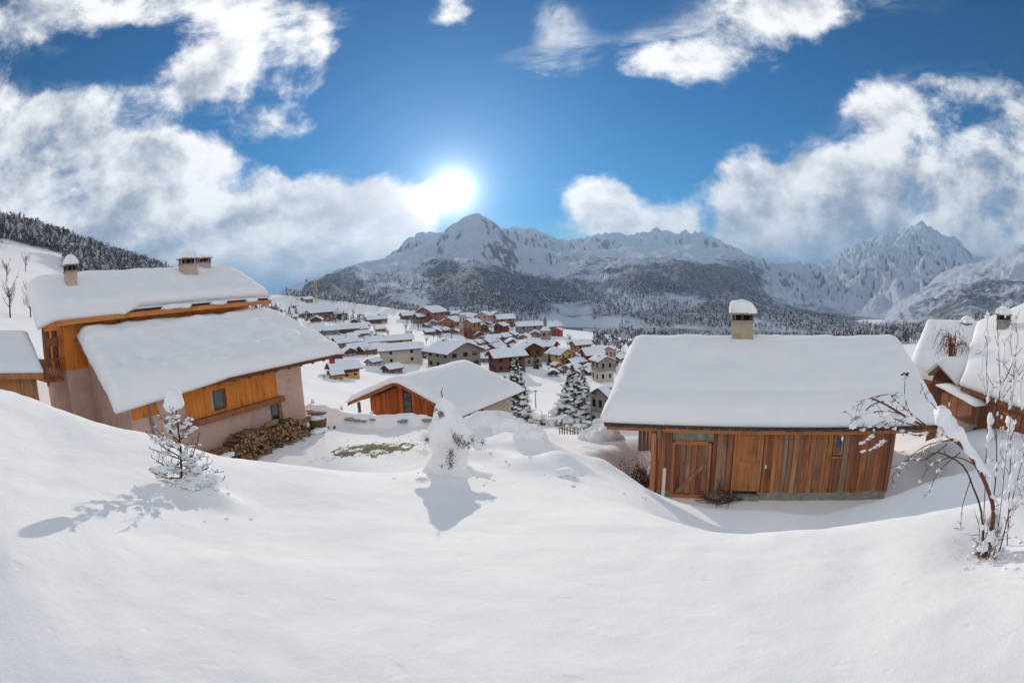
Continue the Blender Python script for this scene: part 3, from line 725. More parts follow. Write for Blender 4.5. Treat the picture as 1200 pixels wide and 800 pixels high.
# body behind the boards
b = MB(); b.box(.06, HX1 - .03, .05, .16, .2, HT - .1); b.box(.06, .16, .165, YB - .5, -.4, HT - .1); b.box(HX1 - .13, HX1 - .03, .165, YB - .5, -.4, HT - .1); b.box(.165, HX1 - .135, YB - .6, YB - .5, -.4, HT - .1)
b.build('wall', M['hut_brown'], hut)
for X0 in (.06, HX1 - .13):
    g = MB(); zt = lambda y: HT - .12 + (RIDGE - HT) * (1 - abs(y - YR) / (YR + .3))
    g.prismx([(.17, HT - .098), (YB - .52, HT - .098), (YB - .52, zt(YB - .52)), (YR, zt(YR)), (.17, zt(.17))], X0 + .003, X0 + .097); g.build('gable', M['hut_grey'], hut)
b = MB(); b.prismx([(-.05, -.7), (.30, -.7), (.30, .17), (.0, .2)], hx(893) , HX1 + .12); b.build('plinth', M['plinth'], hut)
b = MB(); b.prismx([(.0, -.7), (.30, -.7), (.30, .17), (.03, .17)], 0.1, hx(858) - .003); b.build('plinth', M['plinth'], hut)
b = MB(); b.prismx([(-.14, -.7), (.29, -.7), (.29, .10), (-.14, .08)], hx(858) + .0, hx(893) - .004); b.build('door_step', M['plinth'], hut)
WX0, WX1 = hx(974), hx(986)
def board(x0, x1, z0, z1, m, y=0.0, name='board', t=.045):
    b = MB(); j = random.uniform(0, .018); k = random.uniform(-.012, .012)
    b.hexa([(x0 + .006, y - j, z0), (x1 - .006, y - j + k * .3, z0), (x1 - .006, y + t, z0), (x0 + .006, y + t, z0),
            (x0 + .006 + k, y - j, z1), (x1 - .006 + k, y - j, z1), (x1 - .006 + k, y + t, z1), (x0 + .006 + k, y + t, z1)])
    return b.build(name, m, hut)
spec = [(898, 'hut_red'), (905, 'hut_brown'), (911, 'hut_orange'), (917, 'hut_red'), (922, 'hut_grey'), (928, 'hut_grey'), (934, 'hut_orange'), (940, 'hut_grey'), (948, 'hut_red'), (954, 'hut_orange'),
        (962, 'hut_brown'), (968, 'hut_red'), (974, 'hut_orange'), (980, 'hut_brown'), (986, 'hut_brown'), (993, 'hut_grey'), (1001, 'hut_red'), (1008, 'hut_brown'), (1016, 'hut_red'), (1024, 'hut_brown'), (1032, 'hut_red'), (1038, 'hut_brown')]
px0 = 894
for pxe, mm in spec:
    x0, x1 = hx(px0), (hx(pxe) if pxe < 1038 else HX1); zt = HT - .12
    lo = .19 + random.uniform(-.03, .02)
    if x0 >= WX0 - .01 and x1 <= WX1 + .01:
        board(x0, x1, lo, 1.42, M[mm])
    else: board(x0, x1, lo, zt, M[mm])
    px0 = pxe
for a_, c_, mm in [(771, 779, 'hut_red'), (779, 787, 'hut_brown'), (834, 839, 'hut_brown'), (839, 845, 'hut_grey'), (845, 851, 'hut_grey'), (851, 858, 'hut_brown')]:
    board(hx(a_), hx(c_), .12, HT - .12, M[mm])
# corner posts
for x, mm in ((-.12, 'hut_brown'), (HX1 - .02, 'hut_brown')):
    b = MB(); b.box(x, x + .15, -.10, .05, .0 - (.5 if x < 0 else -.2), HT - .1); b.build('post', M[mm], hut)
b = MB(); b.box(-.16, .0, -.34, -.19, -.6, HT - .28); b.build('post', M['hut_red'], hut)
# ledged door of weathered boards, with its frame and brace
d0, d1 = hx(787), hx(833)
dr = empty('dummy', (0, 0, 0)); bpy.data.objects.remove(dr)
b = MB(); b.box(d0 + .08, d1 - .08, .02, .045, .0, 1.75); door = b.build('door', M['hut_grey'], hut)
for i in range(6):
    x0 = d0 + .10 + (d1 - d0 - .2) * i / 6; x1 = d0 + .10 + (d1 - d0 - .2) * (i + 1) / 6
    b = MB(); b.box(x0 + .008, x1 - .008, -.012 - .008 * (i % 2), .018, .04 + .02 * (i % 3), 1.72); b.build('board', M[['hut_brown', 'hut_brown', 'hut_grey', 'hut_red', 'hut_brown', 'hut_grey'][i]], door)
b = MB(); b.box(d0, d0 + .10, -.05, .03, -.35, 1.80); b.box(d1 - .10, d1, -.05, .03, -.35, 1.80); b.box(d0 + .10, d1 - .10, -.045, .03, 1.73, 1.86); b.box(d0 + .1, d1 - .1, -.045, .03, -.12, .04); b.build('door_frame', M['hut_red'], door)
w2 = (d1 - d0 - .2)
b = MB(); b.hexa([(d0 + .14, -.045, .10), (d0 + .26, -.045, .06), (d0 + .26, -.022, .06), (d0 + .14, -.022, .10), (d1 - .22, -.045, 1.16), (d1 - .13, -.045, 1.08), (d1 - .13, -.022, 1.08), (d1 - .22, -.022, 1.16)]); b.build('brace', M['hut_grey'], door)
b = MB(); b.box(d0 + .02, d1 + .05, -.03, .05, 1.87, HT - .14); b.build('lintel_board', M['plinth'], hut)
b = MB(); b.box(d1 - .17, d1 - .13, -.075, -.046, .95, 1.10); b.build('handle', M['metal'], door)
# the newer panelled door
e0, e1 = hx(859), hx(893)
b = MB(); b.box(e0 + .07, e1 - .07, -.01, .04, .22, 2.20); dn = b.build('door', M['door'], hut)
b = MB(); b.box(e0, e0 + .07, -.05, .04, .14, 2.27); b.box(e1 - .07, e1, -.05, .04, .14, 2.27); b.box(e0 + .07, e1 - .07, -.045, .04, 2.20, 2.28); b.build('door_frame', M['hut_orange'], dn)
ww = e1 - e0 - .14
for (z0, z1) in ((.34, 1.08), (1.20, 2.10)):
    for k in ((0, 1) if z0 < 1 else (0,)):
        n_ = 2 if z0 < 1 else 1; xa = e0 + .07 + .09 + k * (ww - .10) / 2; xb = xa + (ww - .18 - .06 * (n_ - 1)) / n_
        b = MB(); b.hexa([(xa, -.012, z0), (xb, -.012, z0), (xb, -.005, z1), (xa, -.005, z1), (xa + .04, -.035, z0 + .05), (xb - .04, -.035, z0 + .05), (xb - .04, -.035, z1 - .05), (xa + .04, -.035, z1 - .05)])
        b.build('door_panel', M['door'], dn)
b = MB(); b.box(e1 - .14, e1 - .11, -.085, -.011, 1.10, 1.26); b.tube([(e1 - .13, -.08, 1.2), (e1 - .24, -.085, 1.2)], .012); b.build('handle', M['metal'], dn)
b = MB(); b.box(e1 + .10, e1 + .17, -.06, -.03, 1.02, 1.14); b.build('latch_plate', M['white'], hut)
# the little window with its blue curtain
wd = window(hut, WX0 + .02, .035, 1.46, WX1 - WX0 - .04, .66, M['hut_orange'], inner=M['curtain'], bars=False, depth=.07)
b = MB(); b.box(WX0 - .02, WX1 + .02, -.09, .03, 1.36, 1.42); b.build('sill', M['hut_orange'], wd)
b = MB(); b.box(WX0 + .09, WX1 - .09, -.005, .02, 1.52, 1.68); b.build('shutter_board', M['hut_brown'], wd)
# beam, gutter, rafters, roof
ex0, ex1 = -1.66, 9.55
b = MB(); b.box(ex0 + .05, .02, -.27, -.11, HT - .23, HT - .02); b.build('beam', M['beam'], hut)
b = MB(); b.box(.17, ex1 - .1, -.27, -.11, HT - .23, HT - .02); b.build('beam', M['beam'], hut)
b = MB(); b.box(.025, .165, -.37, -.13, HT - .40, HT - .0); b.build('bracket', M['hut_grey'], hut)
b = MB(); b.box(.0 + YR * 0 + ex0 + .05, ex1 - .1, YR - .1, YR + .1, RIDGE - .42, RIDGE - .22); b.build('ridge_beam', M['beam'], hut)
b = MB(); b.box(ex0 + .05, ex1 - .1, YB - .75, YB - .59, HT - .23, HT - .02); b.build('beam', M['beam'], hut)
sl_ = (RIDGE - HT) / (YR + .4)
b = MB(); b.prismx([(-.42, HT), (YR, RIDGE - .05), (YB + .1, HT), (YB + .1, HT + .06), (YR, RIDGE + .01), (-.42, HT + .06)], ex0, ex1); roof = b.build('roof', M['dark_beam'], hut)
b = MB()
for i in range(34):
    x = ex0 + .03 + i * (ex1 - ex0 - .06) / 34; j = random.uniform(-.015, .015)
    b.box(x, x + .30, -.50 + j, -.425, HT - .055 + random.uniform(-.01, .01), HT + .07)
b.build('eave_edge', M['eave_metal'], roof)
for i in range(12):
    x = ex0 + .2 + i * .98
    r_ = MB(); r_.prismx([(-.38, HT - .085), (YR - .12, RIDGE - .18), (YR - .12, RIDGE - .075), (-.38, HT - .015)], x, x + .09); r_.build('rafter', M['hut_brown'], roof)
G_ = gable_grid(ex0 - .04, ex1 + .03, [(-.52, HT + .07), (YR, RIDGE + .03), (YB + .16, HT + .07)], 70, 64, 10)
_v = np.linspace(0, 1, 64)[None]; _u = np.linspace(0, 1, 70)[:, None]
G_[..., 2] -= .05 * np.exp(-((_v - .115 - .006 * np.sin(_u * 9)) / .012) ** 2); G_[..., 2] += .10 * np.exp(-((_u - .55 - .5 * (.45 - _v)) / .10) ** 2) * (_v < .45) * np.clip(_v / .15, 0, 1)
snow_sheet(G_, .52, roof, edge=.17, seed=3, lump=.05)
p_ = onY(hut, 870, 392, YR - .25)
chimney(hut, p_[0], YR - .2, RIDGE - .2, RIDGE + .98, .84, .8, M['chimney'], .22, .42)
# the loose boarding hanging under the left eave
q0 = onY(hut, 748, 520, 2.2)[0]; q1 = onY(hut, 766, 520, 2.2)[0]; zt_ = onY(hut, 755, 500, 2.2)[2]; zb_ = onY(hut, 755, 529, 2.2)[2]
for i in range(4):
    b = MB(); xa = q0 + (q1 - q0) * i / 4; b.box(xa, xa + (q1 - q0) / 4 - .015, 2.2 + .01 * (i % 2), 2.25, zb_ + .02 * (i % 3), zt_ + .35); b.build('side_board', M['hut_grey'], hut)
pp = onY(hut, 778, 550, -.45)
b = MB(); b.tube([(pp[0], -.42, -.35), (pp[0] + .02, -.42, 1.05)], .055, 10); b.build('drain_pipe', M['white'], hut)

def twigs(mb, p, d, L, r, depth, k=3, spread=.6, seg=5, upw=.15, tips=None, grav=0.0):
    """branching twigs: adds tubes to mb and records segments"""
    pts = [Vector(p)]; d = Vector(d).normalized()
    for i in range(seg):
        d = (d + Vector((random.gauss(0, .14), random.gauss(0, .14), random.gauss(0, .12) + upw * .3 - grav * .1))).normalized(); pts.append(pts[-1] + d * L / seg)
    mb.tube(pts, [r * (1 - .75 * i / seg) for i in range(seg + 1)], 5 if r > .012 else 4)
    if tips is not None: tips.append((pts, r))
    if depth:
        for j in range(k):
            i = random.randint(1, seg); q = pts[i]
            a = Vector((random.gauss(0, 1), random.gauss(0, 1), random.gauss(.3, .7))).normalized()
            nd = (d * (1 - spread) + a * spread).normalized()
            twigs(mb, q, nd, L * random.uniform(.4, .65), r * .55, depth - 1, k, spread, seg, upw, tips, grav)
    return pts

# dry shrub at the hut's corner, with rusty leaves
def hutw(x, y):
    a = math.radians(90 - 114.17); return np.array([4.43 + x * math.cos(a) - y * math.sin(a), 14.92 + x * math.sin(a) + y * math.cos(a)])
p0, _q = hit(757, 569, 7.5, 40); z0 = p0[2]; print('shrub', p0, _q)
t_ = empty('dry_shrub', (p0[0], p0[1], z0), 0, 'brown and rusty dry shrub against the left corner post of the timber hut', 'shrub')
mb = MB(); lf = MB(); gf = MB()
for i in range(46):
    a = random.uniform(0, 2 * PI); pts = twigs(mb, (random.gauss(0, .30), random.gauss(0, .2), 0), (math.cos(a) * .8, math.sin(a) * .8, 1), random.uniform(.5, 1.0), .012, 1, 3)
    for k in range(14):
        q = random.choice(pts) + Vector((random.gauss(0, .09), random.gauss(0, .09), random.gauss(0, .07))); s_ = random.uniform(.02, .05)
        u_ = Vector((random.gauss(0, 1), random.gauss(0, 1), random.gauss(0, 1))).normalized() * s_; v_ = u_.cross(Vector((random.gauss(0, 1), random.gauss(0, 1), 1))).normalized() * s_ * .7
        (lf if random.random() < .7 else gf).add([q - u_, q - v_, q + u_, q + v_], [(0, 1, 2, 3)])
mb.build('stem', M['twig'], t_); lf.build('leaves', M['dry_leaf'], t_)['kind'] = 'stuff'; gf.build('dry_grass', M['dry_grass'], t_)['kind'] = 'stuff'
# fallen branches by the step
p0 = hutw(hx(850), -.42); t_ = empty('fallen_branches', (p0[0], p0[1], h1(p0[0], p0[1]) + .05), 0, 'tangle of dark fallen branches on the snow between the two hut doors', 'branches')
for i in range(16):
    mb = MB(); twigs(mb, (random.uniform(-.5, .8), random.gauss(0, .10), .04), (random.choice((-1, 1)), random.gauss(0, .3), .15), random.uniform(.5, .9), .024, 1, 3, grav=.4); mb.build('branch', M['twig'], t_)

# ------------------------------------------------------------------ big house on the left
LH = root('snowy_house', (-11.48, 25.62, -7.16), 20.9, 'large pink and orange house with two deep snow roofs and three chimneys, left', 'house')
b = MB(); b.box(-10.9, 0, .0, 4.85, -1.2, 3.86); b.build('wall', M['pink'], LH)
b = MB(); b.prismx([(.003, 3.863), (4.84, 3.863), (4.84, 6.2)], -10.88, -.02); b.build('gable', M['pink'], LH)
b = MB(); b.box(-12.2, .5, 4.9, 9.4, -1.2, 5.0); b.build('wall', M['pink'], LH)
b = MB(); b.box(-12.17, .47, 4.93, 9.37, 5.003, 7.15); b.build('upper_wall', M['orange_board'], LH)
for X0 in (-12.16, .36):
    b = MB(); b.prismx([(4.95, 7.153), (9.35, 7.153), (9.35, 8.3), (8.3, 8.85)], X0, X0 + .1); b.build('gable', M['orange_board'], LH)
# boards on the wing, each its own
wx0, wx1 = -7.95, -2.0; nb = 27
for i in range(nb):
    x0 = wx0 + (wx1 - wx0) * i / nb; x1 = wx0 + (wx1 - wx0) * (i + 1) / nb
    if x1 > -6.28 and x0 < -5.62:
        b = MB(); b.box(x0 + .004, x1 - .004, -.05 - .006 * (i % 2), -.002, 2.36, 2.55); b.build('board', M['orange_board'], LH)
        b = MB(); b.box(x0 + .004, x1 - .004, -.05 - .006 * (i % 2), -.002, 3.42, 3.86); b.build('board', M['orange_board'], LH)
    else:
        b = MB(); b.box(x0 + .004, x1 - .004, -.05 - .006 * (i % 2), -.002, 2.36, 3.86); b.build('board', M['orange_board'], LH)
for i in range(8):
    x0 = -12.14 + i * .17; b = MB(); b.box(x0 + .004, x0 + .166, 4.90 - .006 * (i % 2), 4.928, 5.0, 7.14); b.build('board', M['orange_board'], LH)
for i in range(7):
    x0 = -10.85 + i * .2; b = MB(); b.box(x0 + .004, x0 + .196, -.03 - .006 * (i % 2), -.002, 3.0, 3.86); b.build('board', M['orange_board'], LH)
b = MB(); b.box(-8.35, -1.72, -.30, -.06, 2.08, 2.355); b.build('beam', M['hut_red'], LH)
wn_ = window(LH, -6.26, -.03, 2.58, .62, .82, M['frame_green'], depth=.05, bars=False)
b = MB(); b.box(-6.30, -5.58, -.07, -.055, 2.50, 2.57); b.build('sill', M['dark_beam'], wn_)
b = MB(); b.box(-5.63, -5.50, -.08, -.058, 2.57, 3.42); b.build('shutter', M['dark_beam'], wn_)
dd = window(LH, -2.60, -.003, .35, .55, 1.70, M['frame_green'], depth=.06, bars=False)
b = MB(); b.box(-2.02, -1.80, -.05, -.003, .35, 2.07); b.build('door_post', M['hut_orange'], LH)
b = MB(); b.tube([(-9.9, -.07, -.8), (-9.9, -.07, 3.7)], .06, 8); b.build('drain_pipe', M['metal'], LH)
for x in (.05, -10.8):   # rafters under the wing roof
    pass
WZ0, WZ1, WY1 = 3.98, 6.42, 4.80
wz = lambda y: WZ0 + (WZ1 - WZ0) * (y + .9) / (WY1 + .9)
b = MB(); b.prismx([(-.9, WZ0 - .06), (WY1, WZ1 - .06), (WY1, WZ1 + .02), (-.9, WZ0 + .02)], -11.6, 2.2); wr = b.build('roof', M['hut_red'], LH)
for i in range(15):
    x = -11.0 + i * .93
    r_ = MB(); r_.prismx([(-.78, WZ0 - .24), (.2, wz(.2) - .30), (.2, wz(.2) - .07), (-.82, WZ0 - .065)], x, x + .14); r_.build('rafter', M['dark_beam'], wr)
b = MB(); b.box(-11.6, 2.2, -.98, -.905, WZ0 - .14, WZ0 + .05); b.build('fascia', M['dark_beam'], wr)
b = MB(); b.box(1.9, 2.12, -.75, -.5, 3.5, 3.86); b.build('eave_box', M['red_wall'], wr)
cA = onY(LH, 146, 465, -.95); cB = onY(LH, 388, 418, -.95)
G_ = lerp_grid((-12.1, -1.0, WZ0 + .03), (2.45, -1.0, WZ0 + .03), (2.35, WY1, WZ1 + .03), (-11.35, WY1, WZ1 + .03), 80, 44)
# the snow sags and hangs over the eave at the left
hang = np.clip(1 - np.arange(44) / 5, 0, 1)[None, :] * np.clip(1 - np.arange(80) / 34, 0, 1)[:, None] ** .7
G_[..., 2] -= .38 * hang; G_[..., 1] -= .10 * hang
G_[..., 2] += .10 * np.clip(fbm(np.arange(80)[:, None] / 7 + np.zeros((1, 44)), np.arange(44)[None] / 4.0 + np.zeros((80, 1)), 3, 9), -1, 1) * np.clip(np.arange(44) / 8, 0, 1)[None]
_u = np.linspace(0, 1, 80)[:, None]; _v = np.linspace(0, 1, 44)[None]
for k9 in range(11):
    cu = .10 + .082 * k9; cv = .30 + .05 * math.sin(k9 * 1.7) + .12 * (k9 / 11)
    G_[..., 2] -= (.22 + .07 * math.sin(k9 * 2.9)) * np.exp(-((_u - cu) / .030) ** 2 - ((_v - cv) / .05) ** 2); G_[..., 2] += .12 * np.exp(-((_u - cu) / .035) ** 2 - ((_v - cv + .09) / .05) ** 2)
G_[..., 2] += .10 * np.exp(-((_v - .80 + .05 * np.sin(_u * 7)) / .03) ** 2) * (_u < .8)
snow_sheet(G_, .62, wr, edge=.22, seed=12, lump=.10)
# main roof
MZ0, MZ1, MR, MBk = 7.30, 9.22, 8.3, 9.8
b = MB(); b.prismx([(4.3, MZ0 - .08), (MR, MZ1 - .08), (MBk, MZ1 - .65), (MBk, MZ1 - .57), (MR, MZ1), (4.3, MZ0)], -13.3, 2.0); mr = b.build('roof', M['dark_beam'], LH)
b = MB(); b.box(-13.6, 2.0, 4.22, 4.298, MZ0 - .2, MZ0 + .04); b.build('fascia', M['beam'], mr)
for i in range(17):
    x = -13.4 + i * .93
    r_ = MB(); r_.prismx([(4.4, MZ0 - .26), (5.2, MZ0 + .02), (5.2, MZ0 + .20), (4.4, MZ0 - .085)], x, x + .13); r_.build('rafter', M['hut_red'], mr)
for x in (-13.25, 1.75):
    r_ = MB(); r_.prismx([(4.35, MZ0 - .25), (MR, MZ1 - .30), (MR, MZ1 - .085), (4.35, MZ0 - .085)], x, x + .12); r_.build('barge_board', M['hut_orange'], mr)
G_ = gable_grid(-13.75, 2.1, [(4.22, MZ0 + .04), (MR, MZ1 + .05), (MBk + .1, MZ1 - .53)], 80, 60, 8)
G_[..., 0] += np.clip(G_[..., 1] - 4.2, 0, 9) * .10 * np.linspace(1, 0, 80)[:, None]
G_[..., 2] -= .30 * np.clip(1 - np.arange(80) / 6, 0, 1)[:, None] ** 1.5
# part of the eave has shed its snow
k_ = np.clip((np.arange(80) - 26) / 6, 0, 1)[:, None] * np.clip(1 - np.arange(60) / 3, 0, 1)[None]
G_[..., 1] += .45 * k_; G_[..., 2] += .2 * k_
snow_sheet(G_, .62, mr, edge=.2, seed=31, lump=.07)
for k in range(5):
    b = MB(); xx = (-8.8, -5.6, -4.7, -2.2, 0.4)[k]; b.ball((xx, 4.30, MZ0 + .12), .30, (1.6 + .5 * (k % 2), .7, .45), .2, 2); b.build('snow_lump', M['roof_snow'], mr, True)
pc = onY(LH, 83, 338, 6.6); chimney(LH, pc[0], 6.6, 7.9, 9.66, .66, .66, M['pinkchim'], .26, .40)
pc = onY(LH, 221, 330, 7.2); chimney(LH, pc[0], 7.2, 8.2, 9.86, 1.02, .8, M['pinkchim'], .26, .34)
pc = onY(LH, 240, 330, 8.3); o_ = chimney(LH, pc[0], 8.3, 8.6, 10.05, .68, .68, M['pinkchim'], .22, .12)
# balcony under the left gable
bal = MB(); bal.box(-13.15, -12.21, 5.6, 9.0, 4.55, 4.70); bo = bal.build('balcony', M['hut_red'], LH)
for i in range(17):
    y = 5.65 + i * .2; b = MB(); b.box(-13.14, -13.10, y, y + .09, 4.703, 5.55); b.build('baluster', M['hut_red'], bo)
for i in range(5):
    x = -13.06 + i * .19; b = MB(); b.box(x, x + .08, 5.6, 5.64, 4.703, 5.55); b.build('baluster', M['hut_red'], bo)
b = MB(); b.box(-13.17, -13.07, 5.58, 9.0, 5.553, 5.64); b.box(-13.065, -12.22, 5.58, 5.66, 5.553, 5.64); b.build('handrail', M['hut_red'], bo)
b = MB(); b.box(-13.2, -13.08, 5.6, 5.72, 4.4, 7.2); b.build('post', M['hut_orange'], bo)
b = MB(); b.box(-13.06, -12.25, 5.62, 5.72, 6.2, 6.6); b.build('roof_brace', M['hut_red'], bo)
for y in (6.2, 7.9):
    b = MB(); b.box(-12.24, -12.18, y, y + .9, 5.1, 6.9); b.build('shutter', M['dark_beam'], bo)
b = MB(); b.box(-12.24, -12.2, 5.9, 6.7, 1.2, 2.6); b.build('shutter', M['dark_beam'], LH)

# woodpile against the wing
wp = root('woodpile', (-11.48, 25.62, -7.16), 20.9, 'long heap of split firewood under the orange boarded wall of the pink house', 'woodpile')
mb = MB()
def log(mb, c, d, L, r, mi_end=1):
    d = Vector(d).normalized(); a = d.cross(Vector((.1, .3, 1))).normalized(); b_ = d.cross(a); k = random.choice((3, 4, 5, 6)); ph = random.random() * 6
    v = []; c = Vector(c)
    for s_ in (-.5, .5):
        for j in range(k):
            t = 2 * PI * j / k + ph; v.append(c + d * (L * s_) + a * math.cos(t) * r + b_ * math.sin(t) * r)
    o = random.choice((0, 0, 2))
    mb.add(v, [(i, (i + 1) % k, (i + 1) % k + k, i + k) for i in range(k)], o); mb.add(v[:k], [tuple(range(k - 1, -1, -1))], mi_end if random.random() < .75 else 2); mb.add(v[k:], [tuple(range(k))], mi_end)
top = lambda x: 1.30 - .10 * abs(x + 4.2) + .14 * math.sin(x * 2.1) - (.55 if x > -1.6 else 0) * min(1, (x + 1.6))
z = -.9
while z < 1.5:
    x = -7.9
    while x < .3:
        r = random.uniform(.05, .085)
        if z < top(x): log(mb, (x, -.75 + random.uniform(-.12, .12), z + random.uniform(-.02, .02)), (random.gauss(0, .06), 1, random.gauss(0, .04)), .9, r)
        x += r * 1.9
    z += .125
for i in range(420):
    x = random.uniform(-8, .9); f_ = random.random(); log(mb, (x, -1.1 - 1.5 * f_, -.75 + (top(x) + .55) * (1 - f_) * random.uniform(.75, 1)), (random.gauss(0, .8), random.gauss(0, 1), random.gauss(0, .35)), random.uniform(.3, .5), random.uniform(.045, .08))
mb.build('log', [M['log'], M['log_end'], M['log_dark']], wp)['kind'] = 'stuff'
for (x, z_, n_) in ((-4.1, 1.32, 3), (-1.75, .85, 4)):
    for k in range(n_):
        b = MB(); b.box(x + .05 * k, x + .85 + .04 * k, -1.15, -.95, z_ + .07 * k, z_ + .06 + .07 * k); b.build('plank', M['log'], wp)
for (x, y, z_, r) in ((-6.9, -1.4, .75, .3), (-3.0, -2.3, -.35, .55), (-.6, -1.5, .35, .4)):
    b = MB(); b.ball((x, y, z_), r, (1.5, .9, .35), .2, 2); b.build('snow_patch', M['blob_snow'], wp, True)
# brown tub with its snow
p0 = at(375, 513, 27.0); t_ = empty('barrel', (p0[0], p0[1], p0[2] + .0), 0, 'dark brown tub topped with snow and a thin board, beside the pink corner wall', 'tub')
b = MB(); n_ = 12
rr_ = [.22, .30, .42, .50, .52]; zz_ = [-.2, .1, .5, .9, 1.05]
b.add([(rr_[i] * math.cos(2 * PI * j / n_) * (1 + .06 * math.sin(3 * j)), rr_[i] * .8 * math.sin(2 * PI * j / n_), zz_[i]) for i in range(5) for j in range(n_)],
      [(i * n_ + j, i * n_ + (j + 1) % n_, (i + 1) * n_ + (j + 1) % n_, (i + 1) * n_ + j) for i in range(4) for j in range(n_)] + [tuple(range(n_ - 1, -1, -1)), tuple(range(4 * n_, 5 * n_))])
b.build('tub', M['log_dark'], t_)
b = MB(); b.ball((-.05, 0, 1.10), .42, (1, .8, .5), .15, 2); b.build('snow', M['blob_snow'], t_, True)
b = MB(); b.box(-.5, .5, -.2, .2, 1.34, 1.40); b.build('board', M['dark_beam'], t_)

# low shed at the left edge
s0 = at(8, 455, 22.0)
SH = empty('shed', (s0[0], s0[1], s0[2]), math.radians(-20), 'low shed with a flat snow-covered roof at the left edge, beside the pink house', 'shed')
def world_grid(o, c, nu, nv):  # corners given as (px, py, r): eave left, eave right, ridge right, ridge left
    return lerp_grid(*[local(o, at(*q)) for q in c], nu, nv)
c_ = [(-70, 438, 20.5), (50, 437, 22.5), (32, 392, 27.0), (-70, 394, 26.0)]
G_ = world_grid(SH, c_, 24, 20); snow_sheet(G_, .30, SH, edge=.16, seed=2)
L_ = [local(SH, at(*q)) for q in c_]
b = MB(); b.hexa([tuple(L_[0] - [0, 0, .22]), tuple(L_[1] - [0, 0, .22]), tuple(L_[2] - [0, 0, .22]), tuple(L_[3] - [0, 0, .22]), tuple(L_[0] - [0, 0, .02]), tuple(L_[1] - [0, 0, .02]), tuple(L_[2] - [0, 0, .02]), tuple(L_[3] - [0, 0, .02])]); b.build('roof', M['hut_orange'], SH)
q = [L_[0] * .94 + L_[2] * .06, L_[1] * .94 + L_[3] * .06, L_[2] * .94 + L_[0] * .06, L_[3] * .94 + L_[1] * .06]
b = MB(); b.hexa([tuple(v - [0, 0, 3.2]) for v in q] + [tuple(v - [0, 0, .23]) for v in q]); b.build('wall', M['hut_orange'], SH)

# ------------------------------------------------------------------ chalet in the middle distance
MH = root('chalet', (-7.3, 35.43, -10.1), 29.1, 'broad chalet with snow roof, orange boarded gable and tan side wall, beyond the yard', 'chalet', side=True)
Wh = 4.33; L2 = 6.6
b = MB(); b.box(-Wh, Wh, .0, L2, -3, 2.3); b.build('wall', M['beige'], MH)
b = MB(); b.prism([(-Wh + .01, 2.303), (Wh - .01, 2.303), (0, 3.95)], .01, L2 - .01); b.build('gable', M['red_board'], MH)
for i in range(30):
    x0 = -Wh + .02 + i * (2 * Wh - .04) / 30; x1 = x0 + (2 * Wh - .04) / 30 - .012; zt = 2.2 + (1 - abs((x0 + x1) / 2) / Wh) * 1.68
    if 12 <= i <= 14: continue
    b = MB(); b.box(x0, x1, -.10 - .03 * (i % 2), -.003, .55, zt); b.build('board', M['red_board'], MH)
b = MB(); b.box(-.85, .0, -.05, -.002, .55, 3.3); o_ = b.build('window', M['dark_beam'], MH)
b = MB(); b.box(-.75, -.1, -.08, -.052, 1.2, 2.9); b.build('pane', M['glass'], o_)
b = MB(); b.box(-Wh, Wh, -.32, -.14, .30, .54); b.build('beam', M['hut_orange'], MH)
for x in (-Wh - .1, Wh - .4): 
    b = MB(); b.box(x, x + .16, -1.4, -1.2, 0.2, 2.2); b.build('post', M['hut_orange'], MH)
b = MB(); b.box(Wh + .002, Wh + .05, 2.0, 2.55, .9, 2.0); o_ = b.build('window', M['dark_beam'], MH)
b = MB(); b.box(Wh + .052, Wh + .07, 2.08, 2.47, .98, 1.92); b.build('pane', M['glass'], o_)
rp = [(-5.25, 2.08), (0, 4.05), (5.25, 2.08)]
b = MB(); b.prism([(-5.25, 2.02), (-5.25, 2.14), (0, 4.13), (5.25, 2.14), (5.25, 2.02), (0, 4.0)][::-1], -1.6, L2 + .4); mr_ = b.build('roof', M['dark_beam'], MH)
b = MB(); b.prism([(-5.25, 1.90), (-5.25, 2.12), (0, 4.11), (5.25, 2.12), (5.25, 1.90), (0, 3.86)][::-1], -1.66, -1.603); b.build('barge_board', M['hut_red'], mr_)
G_ = gable_grid(-1.72, L2 + .5, [(-5.35, 2.12), (0, 4.14), (5.35, 2.12)], 26, 40, 4)
G_ = G_[..., [1, 0, 2]]; snow_sheet(G_, .42, mr_, edge=.16, seed=5, lump=.05)

# ------------------------------------------------------------------ neighbours at the right edge
def slab_house(name, label, c_eL, c_eR, c_rR, c_rL, th, wallm, wall_h, seed, boards=None, nu=30, nv=22, edge=.2):
    o0 = at(*c_eL); o = empty(name, tuple(o0 - [0, 0, wall_h]), 0, label, 'house')
    L = [local(o, at(*q)) for q in (c_eL, c_eR, c_rR, c_rL)]
    G = lerp_grid(*L, nu, nv); 
    b = MB(); dn_ = np.array([0, 0, .18]); b.hexa([tuple(v - dn_) for v in L] + [tuple(v - [0, 0, .015]) for v in L]); r_ = b.build('roof', M['hut_brown'], o)
    snow_sheet(G, th, r_, edge=edge, seed=seed, lump=.05)
    c = sum(L) / 4; q = [v * .93 + c * .07 for v in L]; zb = min(v[2] for v in L) - wall_h
    b = MB(); b.hexa([(v[0], v[1], zb) for v in q] + [tuple(v - [0, 0, .19]) for v in q]); b.build('wall', wallm, o)
    return o, L, q, zb
R1, L, q, zb = slab_house('neighbour_house', 'house whose broad white roof shows behind the right end of the timber hut', (1062, 440, 29), (1152, 458, 28), (1154, 382, 38), (1086, 379, 38), .45, M['hut_brown'], 2.2, 41)
